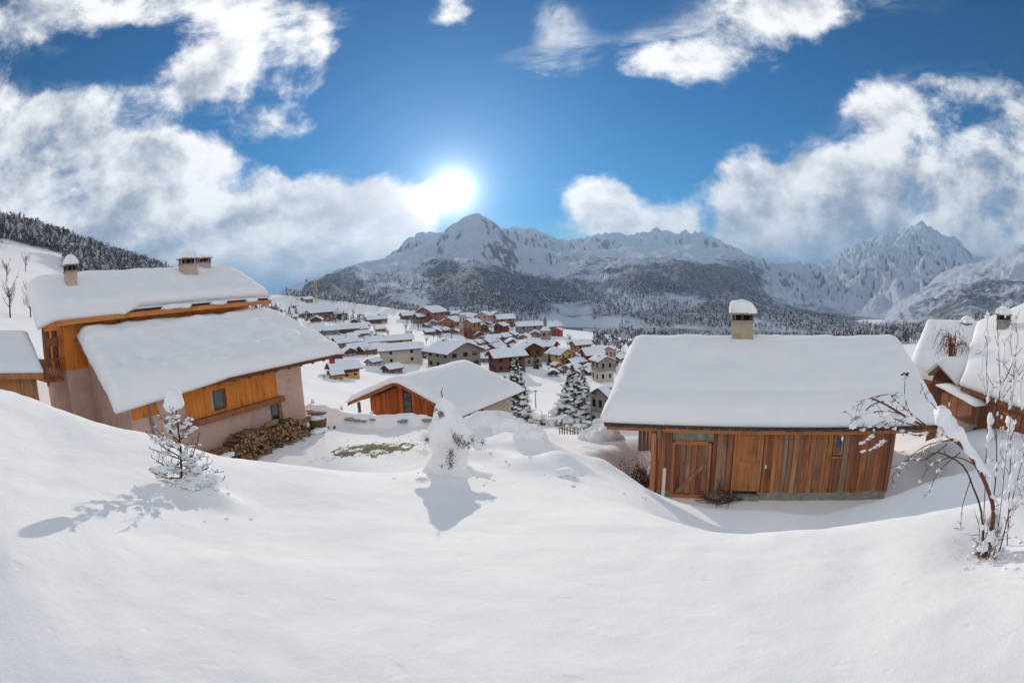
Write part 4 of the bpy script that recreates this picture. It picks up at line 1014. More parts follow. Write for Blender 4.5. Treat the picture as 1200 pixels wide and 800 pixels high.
o_ = chimney(R1, *(local(R1, at(1133, 384, 37))[:2]), local(R1, at(1133, 384, 37))[2] - 1.2, local(R1, at(1133, 384, 37))[2] + .0, .8, .8, M['dark_beam'], .2, .35)
R2, L, q, zb = slab_house('neighbour_house', 'large house with a wide snow roof and reddish boarded wall cut by the right edge', (1126, 452, 22.5), (1250, 500, 19), (1250, 345, 30), (1144, 386, 30), .55, M['hut_red'], 3.2, 42, nu=40, nv=30)
for k in range(16):
    a = q[0] + (q[1] - q[0]) * k / 16; c = q[0] + (q[1] - q[0]) * (k + .93) / 16; n_ = np.cross(q[1] - q[0], [0, 0, 1]); n_ /= np.linalg.norm(n_); pr = n_ * (.05 + .02 * (k % 2))
    b = MB(); b.hexa([tuple(np.array([v[0], v[1], v[2] - 1.9]) + w_) for v, w_ in ((a, pr), (c, pr), (c, n_ * .003), (a, n_ * .003))] + [tuple(np.array([v[0], v[1], v[2] - .23]) + w_) for v, w_ in ((a, pr), (c, pr), (c, n_ * .003), (a, n_ * .003))])
    b.build('board', M[random.choice(['hut_brown', 'hut_brown', 'hut_red'])], R2)
pc = local(R2, at(1176, 385, 27)); chimney(R2, pc[0], pc[1], pc[2] - .6, pc[2] + .35, .62, .62, M['stone'], .2, .3)
# small steep porch gable in front
g0 = at(1101, 470, 24); PG = empty('barn', tuple(g0), math.radians(0), 'small dark gabled outbuilding with a snow roof, between timber hut and right-hand house', 'outbuilding')
P = lambda px, py, r: local(PG, at(px, py, r))
ap, lf_, rg_ = P(1101, 427, 24), P(1088, 437, 24.2), P(1124, 452, 23.4); bk = P(1150, 448, 21) - ap; bk = P(1172, 458, 21.5) - P(1124, 452, 23.4)
bk = np.array([5.0, -1.6, 0.0]) * .9
off = np.array([0, 0, -.12])
b = MB(); b.add([tuple(lf_), tuple(ap), tuple(rg_), tuple(lf_ + bk), tuple(ap + bk), tuple(rg_ + bk), tuple(lf_ + off), tuple(ap + off * 1.3), tuple(rg_ + off), tuple(lf_ + bk + off), tuple(ap + bk + off * 1.3), tuple(rg_ + bk + off)],
           [(0, 1, 4, 3), (1, 2, 5, 4), (6, 9, 10, 7), (7, 10, 11, 8), (0, 6, 7, 1), (1, 7, 8, 2), (3, 4, 10, 9), (4, 5, 11, 10), (0, 3, 9, 6), (2, 8, 11, 5)]); pr_ = b.build('roof', M['hut_brown'], PG)
G_ = np.zeros((14, 17, 3)); 
for i in range(14):
    for j in range(17):
        t = j / 16; s_ = lf_ * (1 - 2 * t) + ap * 2 * t if t < .5 else ap * (2 - 2 * t) + rg_ * (2 * t - 1)
        G_[i, j] = s_ + bk * (i / 13 * 1.06 - .03) + np.array([0, 0, .01])
snow_sheet(G_, .35, pr_, edge=.12, seed=8)
b = MB(); q4 = [lf_ * .85 + ap * .15 , rg_ * .9 + lf_ * .1, rg_ * .9 + lf_ * .1 + bk * .97, lf_ * .85 + ap * .15 + bk * .97]; q4 = [v + bk * .04 for v in q4]
b.hexa([(v[0], v[1], -2.5) for v in q4] + [tuple(v + [0, 0, -.25]) for v in q4]); b.build('wall', M['hut_brown'], PG)
b = MB(); q5 = [q4[0] + [0, 0, -.25], q4[1] + [0, 0, -.25], ap + bk * .04 + [0, 0, -.16]]; b.add([tuple(v) for v in q5] + [tuple(v + bk * .02) for v in q5], [(0, 1, 2), (5, 4, 3), (0, 3, 4, 1), (1, 4, 5, 2), (2, 5, 3, 0)]); b.build('gable', M['dark_beam'], PG)
# two-storey beige part below it, with a window and a dark lean-to
g0 = at(1146, 503, 22); BG = empty('annexe', tuple(g0), math.radians(-12), 'beige annexe with brown boarded top behind the tall snowy twigs at right', 'annexe')
z0 = -1.6
b = MB(); b.box(-.6, 3.2, 0, 2.5, -2.2, .25); b.build('wall', M['beige'], BG)
for i in range(18):
    b = MB(); x = -.6 + i * 3.8 / 18; b.box(x, x + .19, -.05 - .012 * (i % 2), 2.45, .253, 1.05); b.build('board', M[random.choice(['hut_grey', 'hut_brown', 'hut_brown'])], BG)
G_ = lerp_grid((-.8, -.4, 1.06), (3.5, -.4, 1.06), (3.5, 2.7, 1.3), (-.8, 2.7, 1.3), 20, 14); snow_sheet(G_, .16, BG, seed=77)
window(BG, .6, -.002, -.35, .55, .75, M['hut_red'], bars=True)
b = MB(); b.box(-.35, .15, -.04, -.002, -2, .1); b.build('door', M['dark_beam'], BG)
b = MB(); b.box(.6, 1.15, -.10, -.062, -.42, -.36); b.build('sill', M['hut_red'], BG)

# ------------------------------------------------------------------ conifers under snow
def conifer(px, py, hpx, label, seed, r=None, wide=.24, snow=.8, group=None, cat='tree', name='conifer', dens_=1.0, lean=0):
    random.seed(seed)
    if r is None: p, r = hit(px, py)
    else: p = at(px, py, r); p[2] = h1(p[0], p[1])
    h = hpx / 600 * math.hypot(r, p[2]); t = empty(name, tuple(p), 0, label, cat, group)
    tr = MB(); tr.tube([(0, 0, -.6), (0, 0, h * .5), (0, 0, h * .97)], [h * .022, h * .014, h * .003], 6); tr.build('trunk', M['bark'], t)
    gb = MB(); sb = MB(); n = int((34 if hpx > 40 else 15) * dens_)
    for i in range(n):
        f = (i + .5) / n; z = h * (.06 + .90 * f); R = h * wide * (1 - f) ** .82 + h * .012; k = max(4, int((13 if hpx > 40 else 7) * (1 - f * .6)))
        for j in range(k):
            a = 2 * PI * (j + random.random() * .7) / k + i * 2.4; L = R * random.uniform(.65, 1.15); w_ = L * .26 + h * .006
            dx, dy = math.cos(a), math.sin(a); dr = .42 * L * random.uniform(.7, 1.3)
            c0 = Vector((0, 0, z)); c1 = Vector((dx * L * .5, dy * L * .5, z - dr * .25)); c2 = Vector((dx * L, dy * L, z - dr)); sd_ = Vector((-dy, dx, 0))
            # bough: ragged fan of needles hanging below
            v = [c0, c1 + sd_ * w_, c2, c1 - sd_ * w_, c1 + Vector((0, 0, -h * .018 - .12 * L))]
            gb.add(v, [(0, 1, 4), (1, 2, 4), (2, 3, 4), (3, 0, 4), (0, 3, 2, 1)])
            for q_ in range(7):
                s_ = random.uniform(.35, 1); c = c0.lerp(c2, s_) + sd_ * random.uniform(-w_, w_) * 1.2; e_ = h * .012 + L * .06
                gb.add([c + sd_ * e_, c - sd_ * e_, c + Vector((dx * e_, dy * e_, -e_ * 3.2))], [(0, 1, 2)])
            if random.random() < snow:
                for s_ in ((.45, .85) if hpx > 40 else (.6,)):
                    c = c0.lerp(c2, s_) + Vector((0, 0, h * .009)); sb.ball(c + Vector((random.gauss(0, .1), random.gauss(0, .1), 0)) * w_, w_ * random.uniform(.45, 1.0), (.8 + abs(dx) * .9, .8 + abs(dy) * .9, .42), .45, 1 if hpx > 40 else 0, freq=2.4)
    gb.build('foliage', M['needle'], t); sb.build('snow', M['blob_snow'], t, True); return t
conifer(607, 497, 84, 'tall snow-laden spruce rising at the right corner of the orange-gabled chalet', 3, r=47, wide=.21)
conifer(594, 499, 62, 'shorter snowy spruce pressed against the tan side wall of the chalet', 4, r=46.5, wide=.20)
conifer(672, 500, 72, 'broad ragged snowy spruce standing behind the picket fence', 5, r=50, wide=.34, snow=.9)
conifer(684, 480, 46, 'dark snowy spruce just left of the tan-walled house by the hut roof', 6, r=66, wide=.3)
conifer(1062, 400, 18, 'slim snow-topped spruce at the right end of the hut roof', 7, r=70, wide=.22)
for i, (px, h_, lb) in enumerate([(813, 16, 'small snowy spruce tip left above the hut ridge'), (831, 17, 'small snowy spruce tip nearest the hut chimney on its left'), (900, 14, 'small snowy spruce tip right of the hut chimney')]):
    conifer(px, 394, h_, lb, 20 + i, r=60, wide=.35)
for i, (px, py, h_, lb) in enumerate([(497, 420, 20, 'thin dark spruce left of the wide stone barn in the village'), (514, 418, 23, 'thin dark spruce standing just behind the stone barn roof'), (644, 428, 17, 'small spruce before the dark red chalet under the church tower'), (628, 432, 21, 'bushy snowy spruce beside the dark gable below the church tower'),
                                      (576, 355 + 42, 9, 'tiny spruce among the clustered houses'), (712, 444, 12, 'small dark spruce by the grey house near the hut roof edge')]):
    conifer(px, py, h_, lb, 40 + i, wide=.22, snow=.5)

# hedge of snowed-in bushes behind the picket fence
for i, (px, py, s_) in enumerate([(640, 499, 1.0), (655, 497, .85), (690, 500, .9), (622, 499, .8), (703, 499, .9), (714, 492, .7)]):
    random.seed(60 + i); p = at(px, py, 45); p[2] = h1(p[0], p[1]); t_ = empty('bush', tuple(p), 0, ['low bush loaded with snow, in the middle of the row beyond the picket fence', 'snow-laden bush left of the broad ragged spruce', 'snow-laden bush just right of the ragged spruce', 'snowy bush at the left end of the hedge row beside the tall spruce', 'snow-covered bush close to the tan-walled house', 'small bush under the eave of the tan-walled house'][i], 'bush')
    a = MB(); c = MB()
    for k in range(26):
        q_ = Vector((random.gauss(0, .75 * s_), random.gauss(0, .5), random.uniform(.1, 1.1) * s_)); d = q_.normalized()
        a.tube([(q_.x * .3, q_.y * .3, 0), q_ * .8, q_ + Vector((random.gauss(0, .15), 0, .15))], [.03, .02, .01], 4)
        if k % 2: c.ball(q_, random.uniform(.18, .38) * s_, (1.2, 1, .6), .3, 1)
    a.build('stem', M['twig'], t_); c.build('snow', M['blob_snow'], t_, True)

# picket fence at the foot of the slope
p0 = at(656, 515, 27); p1 = at(682, 512, 29.5); p0[2] = h1(*p0[:2]); p1[2] = h1(*p1[:2])
t_ = empty('picket_fence', tuple(p0), 0, 'short weathered picket fence half sunk in snow below the ragged spruce', 'fence')
for i in range(10):
    c = (p1 - p0) * i / 9; z_ = h1(p0[0] + c[0], p0[1] + c[1]) - p0[2]; b = MB(); hh = .75 + random.uniform(-.12, .1); l_ = random.uniform(-.05, .05)
    b.hexa([(c[0] - .045, c[1] - .02, z_ - .3), (c[0] + .045, c[1] - .02, z_ - .3), (c[0] + .045, c[1] + .02, z_ - .3), (c[0] - .045, c[1] + .02, z_ - .3), (c[0] - .03 + l_, c[1] - .02, z_ + hh), (c[0] + .03 + l_, c[1] - .02, z_ + hh), (c[0] + .03 + l_, c[1] + .02, z_ + hh), (c[0] - .03 + l_, c[1] + .02, z_ + hh)])
    b.build('picket', M['hut_grey'], t_)
    if i % 3 == 0: b = MB(); b.ball((c[0] + l_, c[1], z_ + hh + .04), .09, (1, 1, .8), .1, 1); b.build('snow', M['blob_snow'], t_, True)
b = MB(); c = p1 - p0; b.tube([(0, .03, .45), (c[0], c[1] + .03, h1(*p1[:2]) - p0[2] + .45)], .03, 4); b.build('rail', M['hut_grey'], t_)
# rail fence on the bank in front of the meadow
pp = [(352, 471), (367, 471), (400, 474), (435, 477), (448, 478)]
P_ = [at(x, y + 5, 31) for x, y in pp]; 
for v in P_: v[2] = h1(v[0], v[1])
t_ = empty('rail_fence', tuple(P_[0]), 0, 'dark rail fence on posts along the snow bank left of the chalet', 'fence')
for v in P_[1:4]:
    c = v - P_[0]; b = MB(); b.box(c[0] - .07, c[0] + .07, c[1] - .07, c[1] + .07, c[2] - .4, c[2] + .75); b.build('post', M['dark_beam'], t_)
    b = MB(); b.ball((c[0], c[1], c[2] + .80), .12, (1, 1, .8), .1, 1); b.build('snow', M['blob_snow'], t_, True)
b = MB(); b.tube([tuple(v - P_[0] + [0, .08, .45]) for v in P_], .05, 5); b.build('rail', M['dark_beam'], t_)

# low wall under snow along the yard
WP = [at(x, y, r) for x, y, r in [(352, 503, 30.5), (385, 503, 30), (420, 503, 29.5), (455, 502, 29.5), (490, 503, 29.5), (515, 505, 29.5), (540, 508, 29.5)]]
o0 = WP[0].copy(); o0[2] = h1(o0[0], o0[1]); t_ = empty('garden_wall', tuple(o0), 0, 'low garden wall buried under lumpy snow, running from the pink corner towards the chalet', 'wall')
nW = 90; pth = np.array([[np.interp(k / (nW - 1) * 6, range(7), [w9[c9] for w9 in WP]) for c9 in range(2)] for k in range(nW)]); tg = np.gradient(pth, axis=0); tg /= np.linalg.norm(tg, axis=1, keepdims=True); nm = np.stack([-tg[:, 1], tg[:, 0]], 1)
cs = [(-1.1, -.3), (-.75, .0), (-.55, .35), (-.48, .75), (-.35, 1.02), (0, 1.12), (.4, 1.02), (.7, .6), (1.2, .1), (1.6, -.3)]
Gw = np.zeros((nW, len(cs), 3))
for k in range(nW):
    zz = h1(*pth[k]); hh = (.62 + .26 * float(fbm(np.array([k / 7.0]), np.array([.5]), 3, 6)[0])) * min(1, k / 5 + .3) * (1 if k < 76 else max(.2, (90 - k) / 14))
    for c9, (a, b_) in enumerate(cs):
        jx = .16 * float(fbm(np.array([k / 4.0]), np.array([c9 / 2.0]), 3, 16)[0]); Gw[k, c9] = [pth[k, 0] + nm[k, 0] * (a + jx) - o0[0], pth[k, 1] + nm[k, 1] * (a + jx) - o0[1], zz + b_ * hh + jx * .6 - o0[2]]
grid_mesh(Gw, 'snow', M['snow'], t_); random.seed(44)
for k in (8, 10, 12, 27, 30, 33, 37, 52, 66):
    c = Gw[k, 3]; b = MB(); b.ball((c[0] - nm[k, 0] * .10, c[1] - nm[k, 1] * .10, c[2] + random.uniform(-.1, .12)), random.uniform(.12, .2), (1.6, .7, .5), .3, 1); b.build('stone', M['stone'], t_)
# tufts of flattened grass where the snow has been trodden away
random.seed(6); gm = MB(); g0 = at(440, 522, 22); t0 = (g0[0], g0[1], 0)
for (px, py, r, sx, sy, n) in [(425, 521, 22, 1.5, .5, 620), (455, 518, 23.4, 1.3, .4, 420), (400, 527, 21, 1.0, .4, 300), (507, 516, 24.5, .7, .4, 280)]:
    c = at(px, py, r)
    for k in range(n):
        x, y = c[0] + random.gauss(0, sx), c[1] + random.gauss(0, sy)
        if fbm(np.array([x / .7]), np.array([y / .35]), 3, 55)[0] < .12: continue
        z = h1(x, y) - .02; a = random.uniform(0, 6.3); L_ = random.uniform(.05, .16); gm.add([(x - .012, y, z), (x + .012, y, z), (x + math.cos(a) * L_, y + math.sin(a) * L_, z + random.uniform(.02, .10))], [(0, 1, 2)])
gm.build('grass', M['dry_grass'])['kind'] = 'stuff'

# lumps of snow standing free on the slope
for i, (px, py, r, s_, sc, lb) in enumerate([(704, 521, 21, .80, (1.25, .9, .72), 'smooth upright boulder-like mound of snow left of the timber hut'), (572, 512, 20, .85, (1.25, .9, .6), 'big rounded snow mound right behind the small snow-covered fir'),
                                        (622, 541, 13.2, .42, (1.1, 1, .62), 'overhanging block of snow in the middle of the trodden slope'), (662, 572, 10.0, .20, (1.5, 1, .45), 'small broken snow lump lowest on the open slope'),
                                        (600, 527, 15, .42, (1.3, .9, .6), 'low snow mound up the slope from the overhanging block'), (585, 500, 24, .8, (1.5, .9, .5), 'farther rounded snow mound in front of the tan chalet wall')]):
    p = at(px, py, r); z_ = h1(p[0], p[1]); t_ = MB(); V_, F_2 = ICO[4]; sv_ = Vector((i * 7 + 1.3,) * 3)
    vv = []
    for q in V_:
        k = 1 + .42 * mnoise.noise(q * 1.1 + sv_) + .16 * mnoise.noise(q * 2.7 + sv_) + .05 * mnoise.noise(q * 7 + sv_); vv.append((q.x * sc[0] * k * s_, q.y * sc[1] * k * s_, q.z * sc[2] * k * s_))
    t_.add(vv, F_2); o = t_.build('snow_mound', M['snow'], None, True); o.location = (p[0], p[1], z_ + s_ * .05); tag(o, lb, 'snow mound')

# ------------------------------------------------------------------ foreground: larch seedling with a snow hat
random.seed(99)
p = at(213, 573, 6.0); z_ = h1(p[0], p[1]); t_ = empty('larch_sapling', (p[0], p[1], z_), 0, 'bare little larch with a tall snow hat on its tip, left foreground', 'sapling')
scl = 1 / 600 * 6.3
tip = local(t_, at(206, 478, 6.0)); mid_ = local(t_, at(212, 525, 6.0))
tr = MB(); tr.tube([(0, 0, -.1), tuple(mid_), tuple(tip)], [.018, .013, .006], 7); tr.build('trunk', M['bark'], t_)
sb = MB()
for (bx, by, ex, ey, r_) in [(211, 535, 172, 507, .009), (212, 538, 175, 525, .009), (211, 548, 178, 536, .008), (211, 560, 176, 552, .009), (213, 566, 190, 561, .008), (213, 560, 243, 548, .009), (213, 565, 255, 552, .009), (214, 552, 240, 530, .007), (213, 540, 232, 515, .008),
                             (212, 530, 196, 500, .008), (211, 520, 186, 483, .007), (211, 515, 228, 497, .006), (212, 568, 230, 560, .007), (213, 555, 200, 545, .008), (213, 545, 226, 540, .007), (212, 528, 180, 498, .006), (210, 500, 196, 488, .005), (214, 567, 262, 562, .007), (212, 563, 236, 556, .007), (213, 557, 249, 541, .007),
                             (211, 505, 222, 490, .005), (213, 568, 203, 572, .006), (213, 550, 232, 556, .006), (212, 542, 190, 545, .006), (213, 535, 222, 522, .006), (209, 495, 199, 478, .004), (214, 568, 246, 570, .006)]:
    br = MB(); a = local(t_, at(bx, by, 6.0)); e_ = local(t_, at(ex, ey, 6.0 + random.uniform(-.35, .35))); m_ = (a + e_) / 2 + np.array([0, 0, -.035]); m_ += np.random.default_rng(int(ex)).normal(0, .025, 3)
    pts = [Vector(a), Vector(m_), Vector(e_), Vector(e_) + Vector((0, 0, .025))]; br.tube(pts, [r_, r_ * .8, r_ * .5, r_ * .9], 5)
    for k in range(9):
        s_ = random.uniform(.15, .97); c = Vector(a).lerp(Vector(m_), s_ * 2) if s_ < .5 else Vector(m_).lerp(Vector(e_), s_ * 2 - 1)
        d = Vector((random.gauss(0, 1), random.gauss(0, 1), random.gauss(.4, .7))).normalized(); L_ = random.uniform(.04, .14)
        br.tube([c, c + d * L_ * .6, c + d * L_ + Vector((0, 0, .012))], [.0042, .0035, .0055], 4)
        if random.random() < .45: sb.ball(c + d * L_ * .6 + Vector((0, 0, .008)), random.uniform(.010, .024), (1.5, 1.2, .7), .45, 1, freq=2.5)
    for k in range(2):
        s_ = random.uniform(.1, .85); c = Vector(a).lerp(Vector(m_), s_ * 2) if s_ < .5 else Vector(m_).lerp(Vector(e_), s_ * 2 - 1)
        dd_ = (Vector(e_) - Vector(a)).normalized(); sb.ball(c + Vector((0, 0, .014)), random.uniform(.018, .036), (1 + abs(dd_.x), 1 + abs(dd_.y), .55), .45, 2, freq=2.4)
    br.build('branch', M['bark'], t_)
for k in range(6):
    f = random.random(); sb.ball((random.gauss(.05, .11) * (1.1 - f), random.gauss(0, .09), .06 + .62 * f), random.uniform(.025, .062) * (1.1 - f * .4), (1.3, 1.1, .6), .5, 2, freq=2.3)
q_ = local(t_, at(188, 549, 5.9)); sb.ball(q_, .085, (1.8, 1, .34), .35, 3, freq=2.2)
for dx, dy, s_ in ((.22, .05, .13), (.33, .0, .10), (.12, -.08, .08), (.40, .12, .09), (.28, -.14, .07)): sb.ball((dx, dy, .0 + s_ * .3), s_, (1.3, 1.1, .6), .5, 3, freq=2.4)
sb.build('snow', M['blob_snow'], t_, True)
hat = MB(); c = local(t_, at(205, 478, 6.0)); c2 = local(t_, at(202, 454, 6.0)); ax = c2 - c
n_ = 18; prof2 = [(-.14, .00), (-.13, .07), (0, .112), (.2, .118), (.45, .112), (.7, .098), (.88, .075), (.98, .04), (1.02, 0)]
V = []; 
for i, (f, r_) in enumerate(prof2):
    for j in range(n_):
        a = 2 * PI * j / n_; k = 1 + .10 * math.sin(a * 2 + f * 3) + .22 * mnoise.noise(Vector((math.cos(a) * 1.3, math.sin(a) * 1.3, f * 2.5))); pnt = c + ax * (f + .10 * (math.cos(a) if f < .1 else 0)); V.append((pnt[0] + r_ * k * math.cos(a), pnt[1] + r_ * k * math.sin(a), pnt[2]))
hat.add(V, [(i * n_ + j, i * n_ + (j + 1) % n_, (i + 1) * n_ + (j + 1) % n_, (i + 1) * n_ + j) for i in range(len(prof2) - 1) for j in range(n_)]); hat.build('snow_hat', M['blob_snow'], t_, True)

# ------------------------------------------------------------------ foreground: fir buried in snow
p = at(527, 552, 8.3); z_ = h1(p[0], p[1]); t_ = empty('buried_fir', (p[0], p[1], z_), 0, 'small fir almost wholly buried in snow with dark needles peeping out, centre foreground', 'fir')
def Q(px, py, dr=0): return local(t_, at(px, py, 8.3 + dr))
me = MB(); nA, nZ = 56, 46; V = []
top_ = Q(520, 464); bot = Q(527, 566)
for i in range(nZ):
    f = i / (nZ - 1); c = top_ * (1 - f) + bot * f
    R0 = np.interp(f, [0, .02, .10, .25, .45, .6, .8, .92, 1], [.0, .05, .13, .24, .31, .30, .36, .48, .70])
    for j in range(nA):
        a = 2 * PI * j / nA; fl = .75 if f > .25 else 1
        k = 1 + .13 * math.sin(3 * a + 5 * f) + .16 * mnoise.noise(Vector((math.cos(a) * 1.6, math.sin(a) * 1.6, f * 7))) * 2 + .07 * mnoise.noise(Vector((math.cos(a) * 4, math.sin(a) * 4, f * 16))) * 2
        side = .12 * math.exp(-((f - .42) / .10) ** 2) * max(0, math.cos(a)) - .06 * math.exp(-((f - .6) / .08) ** 2) * (max(0, -math.cos(a)))
        V.append((c[0] + (R0 * k + side) * math.cos(a), c[1] + (R0 * k) * math.sin(a) * .9, c[2]))
me.add(V, [(i * nA + j, (i + 1) * nA + j, (i + 1) * nA + (j + 1) % nA, i * nA + (j + 1) % nA) for i in range(nZ - 1) for j in range(nA)])
me.build('snow', M['snow'], t_, True)
for px, py, s_ in [(500, 512, .09), (552, 519, .12), (563, 523, .1), (497, 530, .07)]: 
    b = MB(); b.ball(Q(px, py, .05), s_, (1.2, 1, .8), .3, 3); b.build('snow', M['snow'], t_, True)
random.seed(5)
nd = MB()
def needles(px, py, n, sx, sy, dr, dn=(0, 0, -1)):
    n = int(n * .55)
    for k in range(n):
        c = Vector(Q(px + random.gauss(0, sx), py + random.gauss(0, sy), dr)); d = (Vector(dn) + Vector((random.gauss(0, .7), random.gauss(-.4, .5), random.gauss(0, .6)))).normalized(); L_ = random.uniform(.03, .07)
        e_ = d.cross(Vector((random.gauss(0, 1), random.gauss(0, 1), random.gauss(0, 1)))).normalized() * .006
        nd.add([c + e_, c - e_, c + d * L_], [(0, 1, 2)])
needles(516, 484, 90, 1.6, 2.2, -.20); needles(511, 479, 30, 1, 1, -.18); needles(538, 516, 170, 3.0, 3.5, -.36); needles(546, 520, 110, 3, 2, -.34); needles(533, 510, 60, 1.5, 3, -.33); needles(527, 538, 180, 2.4, 5, -.40); needles(529, 530, 90, 2, 3, -.40); needles(517, 545, 30, 3, 1, -.42); needles(500, 515, 70, 1.2, 3, -.20, (-.4, 0, -1)); needles(553, 515, 60, 1.5, 2, -.2, (.6, 0, -.6)); needles(566, 517, 40, 2, 1.5, .0, (.6, 0, -.6))
nd.build('needles', M['needle_brown'], t_)['kind'] = 'stuff'
b = MB(); b.tube([tuple(Q(519, 470)), tuple(Q(517.5, 460)), tuple(Q(518.5, 453))], [.010, .007, .003], 5); b.tube([tuple(Q(517.5, 462)), tuple(Q(516, 457))], [.004, .002], 4); b.build('leader', M['bark'], t_)

# ------------------------------------------------------------------ foreground: arched young tree under a roll of snow
random.seed(17)
p = at(1152, 662, 4.6); z_ = h1(p[0], p[1]); AT = empty('arched_tree', (p[0], p[1], z_ - .02), 0, 'young tree bent over to the left under a long roll of snow, right foreground', 'tree')
def A(px, py, dr=0): return Vector(local(AT, at(px, py, 4.6 + dr)))
def path(mb, pts, r0, r1, k=6, rr=4.6):
    P_ = [A(*q) if len(q) > 2 else A(q[0], q[1]) for q in pts]; out = []
    for i in range(len(P_) - 1):
        a0 = P_[max(i - 1, 0)]; a1 = P_[i]; a2 = P_[i + 1]; a3 = P_[min(i + 2, len(P_) - 1)]
        for s_ in (0, .33, .66): out.append(.5 * ((2 * a1) + (a2 - a0) * s_ + (2 * a0 - 5 * a1 + 4 * a2 - a3) * s_ ** 2 + (3 * a1 - a0 - 3 * a2 + a3) * s_ ** 3))
    out.append(P_[-1]); n = len(out); mb.tube(out, [r0 + (r1 - r0) * i / (n - 1) for i in range(n)], k); return out
b = MB(); main_p = path(b, [(1150, 664), (1157, 640), (1163, 615), (1163, 590), (1152, 560), (1136, 533), (1118, 515), (1098, 505), (1070, 493), (1040, 475), (1020, 466)], .030, .007, 8); b.build('trunk', M['bark_red'], AT)
b = MB(); b1 = path(b, [(1152, 650), (1150, 600), (1140, 570), (1128, 545), (1100, 530), (1085, 536)], .012, .004); b.build('branch', M['bark'], AT)
br = MB(); sb = MB(); sg = []
for pts in [[(1098, 505), (1060, 495), (1045, 490), (1028, 497), (1005, 507)], [(1090, 502), (1062, 480), (1048, 467), (1040, 462), (1015, 468), (998, 480)], [(1100, 505), (1075, 510), (1048, 503), (1022, 500), (990, 503)], [(1072, 493), (1064, 478), (1060, 462), (1061, 440)],
            [(1048, 500), (1035, 518), (1020, 528), (1008, 530)], [(1040, 495), (1022, 512), (1010, 520)], [(1110, 520), (1085, 538), (1060, 540), (1045, 560)], [(1138, 560), (1128, 592), (1126, 620)], [(1085, 500), (1050, 483), (1020, 483), (1000, 490)], [(1036, 470), (1020, 475), (1005, 492)],
            [(1105, 500), (1098, 480), (1085, 465), (1080, 450)], [(1120, 515), (1090, 520), (1070, 532), (1055, 548)], [(1143, 545), (1120, 535), (1092, 545), (1078, 565)], [(1125, 530), (1100, 552), (1088, 580)]]:
    o = path(br, pts, .0062, .0026, 5); sg.append(o)
    for q_ in o[2:]:
        if random.random() < .6:
            d = Vector((random.gauss(-.3, .8), random.gauss(0, .6), random.gauss(0, .8))).normalized(); L_ = random.uniform(.04, .14); e2 = q_ + d * L_; br.tube([q_, q_.lerp(e2, .5) + Vector((0, 0, .008)), e2], [.0026, .002, .003], 4)
            if random.random() < .35: sb.ball(e2 + Vector((0, 0, -.004)), random.uniform(.006, .013), (.8, .8, 1.5), .4, 1, freq=2.5)
            for w9 in range(2):
                c9 = q_.lerp(e2, random.random()); d9 = Vector((random.gauss(-.2, .8), random.gauss(0, .6), random.gauss(.1, .8))).normalized() * random.uniform(.02, .07); br.tube([c9, c9 + d9], [.0022, .0018], 3)
        if random.random() < .5: sb.ball(q_ + Vector((0, 0, .009)), random.uniform(.009, .019), (2.2, 1.1, .7), .45, 2, freq=2.5)
sb.ball(A(1045, 487), .06, (1.8, 1, .35), .3, 2); sb.ball(A(1018, 483), .05, (1.9, 1, .3), .3, 2); sb.ball(A(1000, 499), .03, (1.2, 1, .7), .3, 2); sb.ball(A(1068, 490), .05, (1.6, 1, .5), .3, 2)
br.build('branch', M['twig'], AT)
# star-shaped dry seed head on the tall twig
sh_ = MB()
for k in range(16):
    a = random.uniform(0, 2 * PI); sh_.tube([A(1061, 438), A(1061, 438) + Vector((math.cos(a) * .045, math.sin(a) * .04, random.uniform(-.012, .02)))], [.003, .005], 4)
sh_.build('seed_head', M['bark'], AT)
# the roll of snow on the upper side of the arch
rr_ = MB(); up_p = [A(1172, 612), A(1166, 588), A(1157, 560), A(1143, 533), A(1127, 512), A(1112, 497), A(1103, 488), A(1097, 482)]
rad = [.006, .012, .020, .034, .052, .080, .100, .06]
fine = []; fr_ = []
for i in range(len(up_p) - 1):
    for s_ in np.linspace(0, 1, 5, endpoint=False): fine.append(up_p[i].lerp(up_p[i + 1], s_)); fr_.append((rad[i] * (1 - s_) + rad[i + 1] * s_) * (1 + .12 * mnoise.noise(fine[-1] * 6)))
fine.append(up_p[-1]); fr_.append(.03)
rr_.tube(fine, fr_, 22); rr_.ball(A(1105, 489), .09, (1.0, 1, 1.05), .25, 3)
rr_.v = [tuple(Vector(q) * 1.0 + Vector((mnoise.noise(Vector(q) * 7), mnoise.noise(Vector(q) * 7 + Vector((9, 0, 0))), mnoise.noise(Vector(q) * 7 + Vector((0, 9, 0))) * 1.3)) * .055 + Vector((mnoise.noise(Vector(q) * 19), 0, mnoise.noise(Vector(q) * 19 + Vector((9, 0, 0))))) * .018) for q in rr_.v]
rr_.build('snow_roll', M['blob_snow'], AT, True)
for k in range(30):
    q_ = random.choice(main_p[:22]); sb.ball(q_ + Vector((random.uniform(0, .03), random.gauss(0, .02), .01)), random.uniform(.010, .028), (1, 1, 1.5), .45, 2, freq=2.4)
sb.build('snow', M['blob_snow'], AT, True)
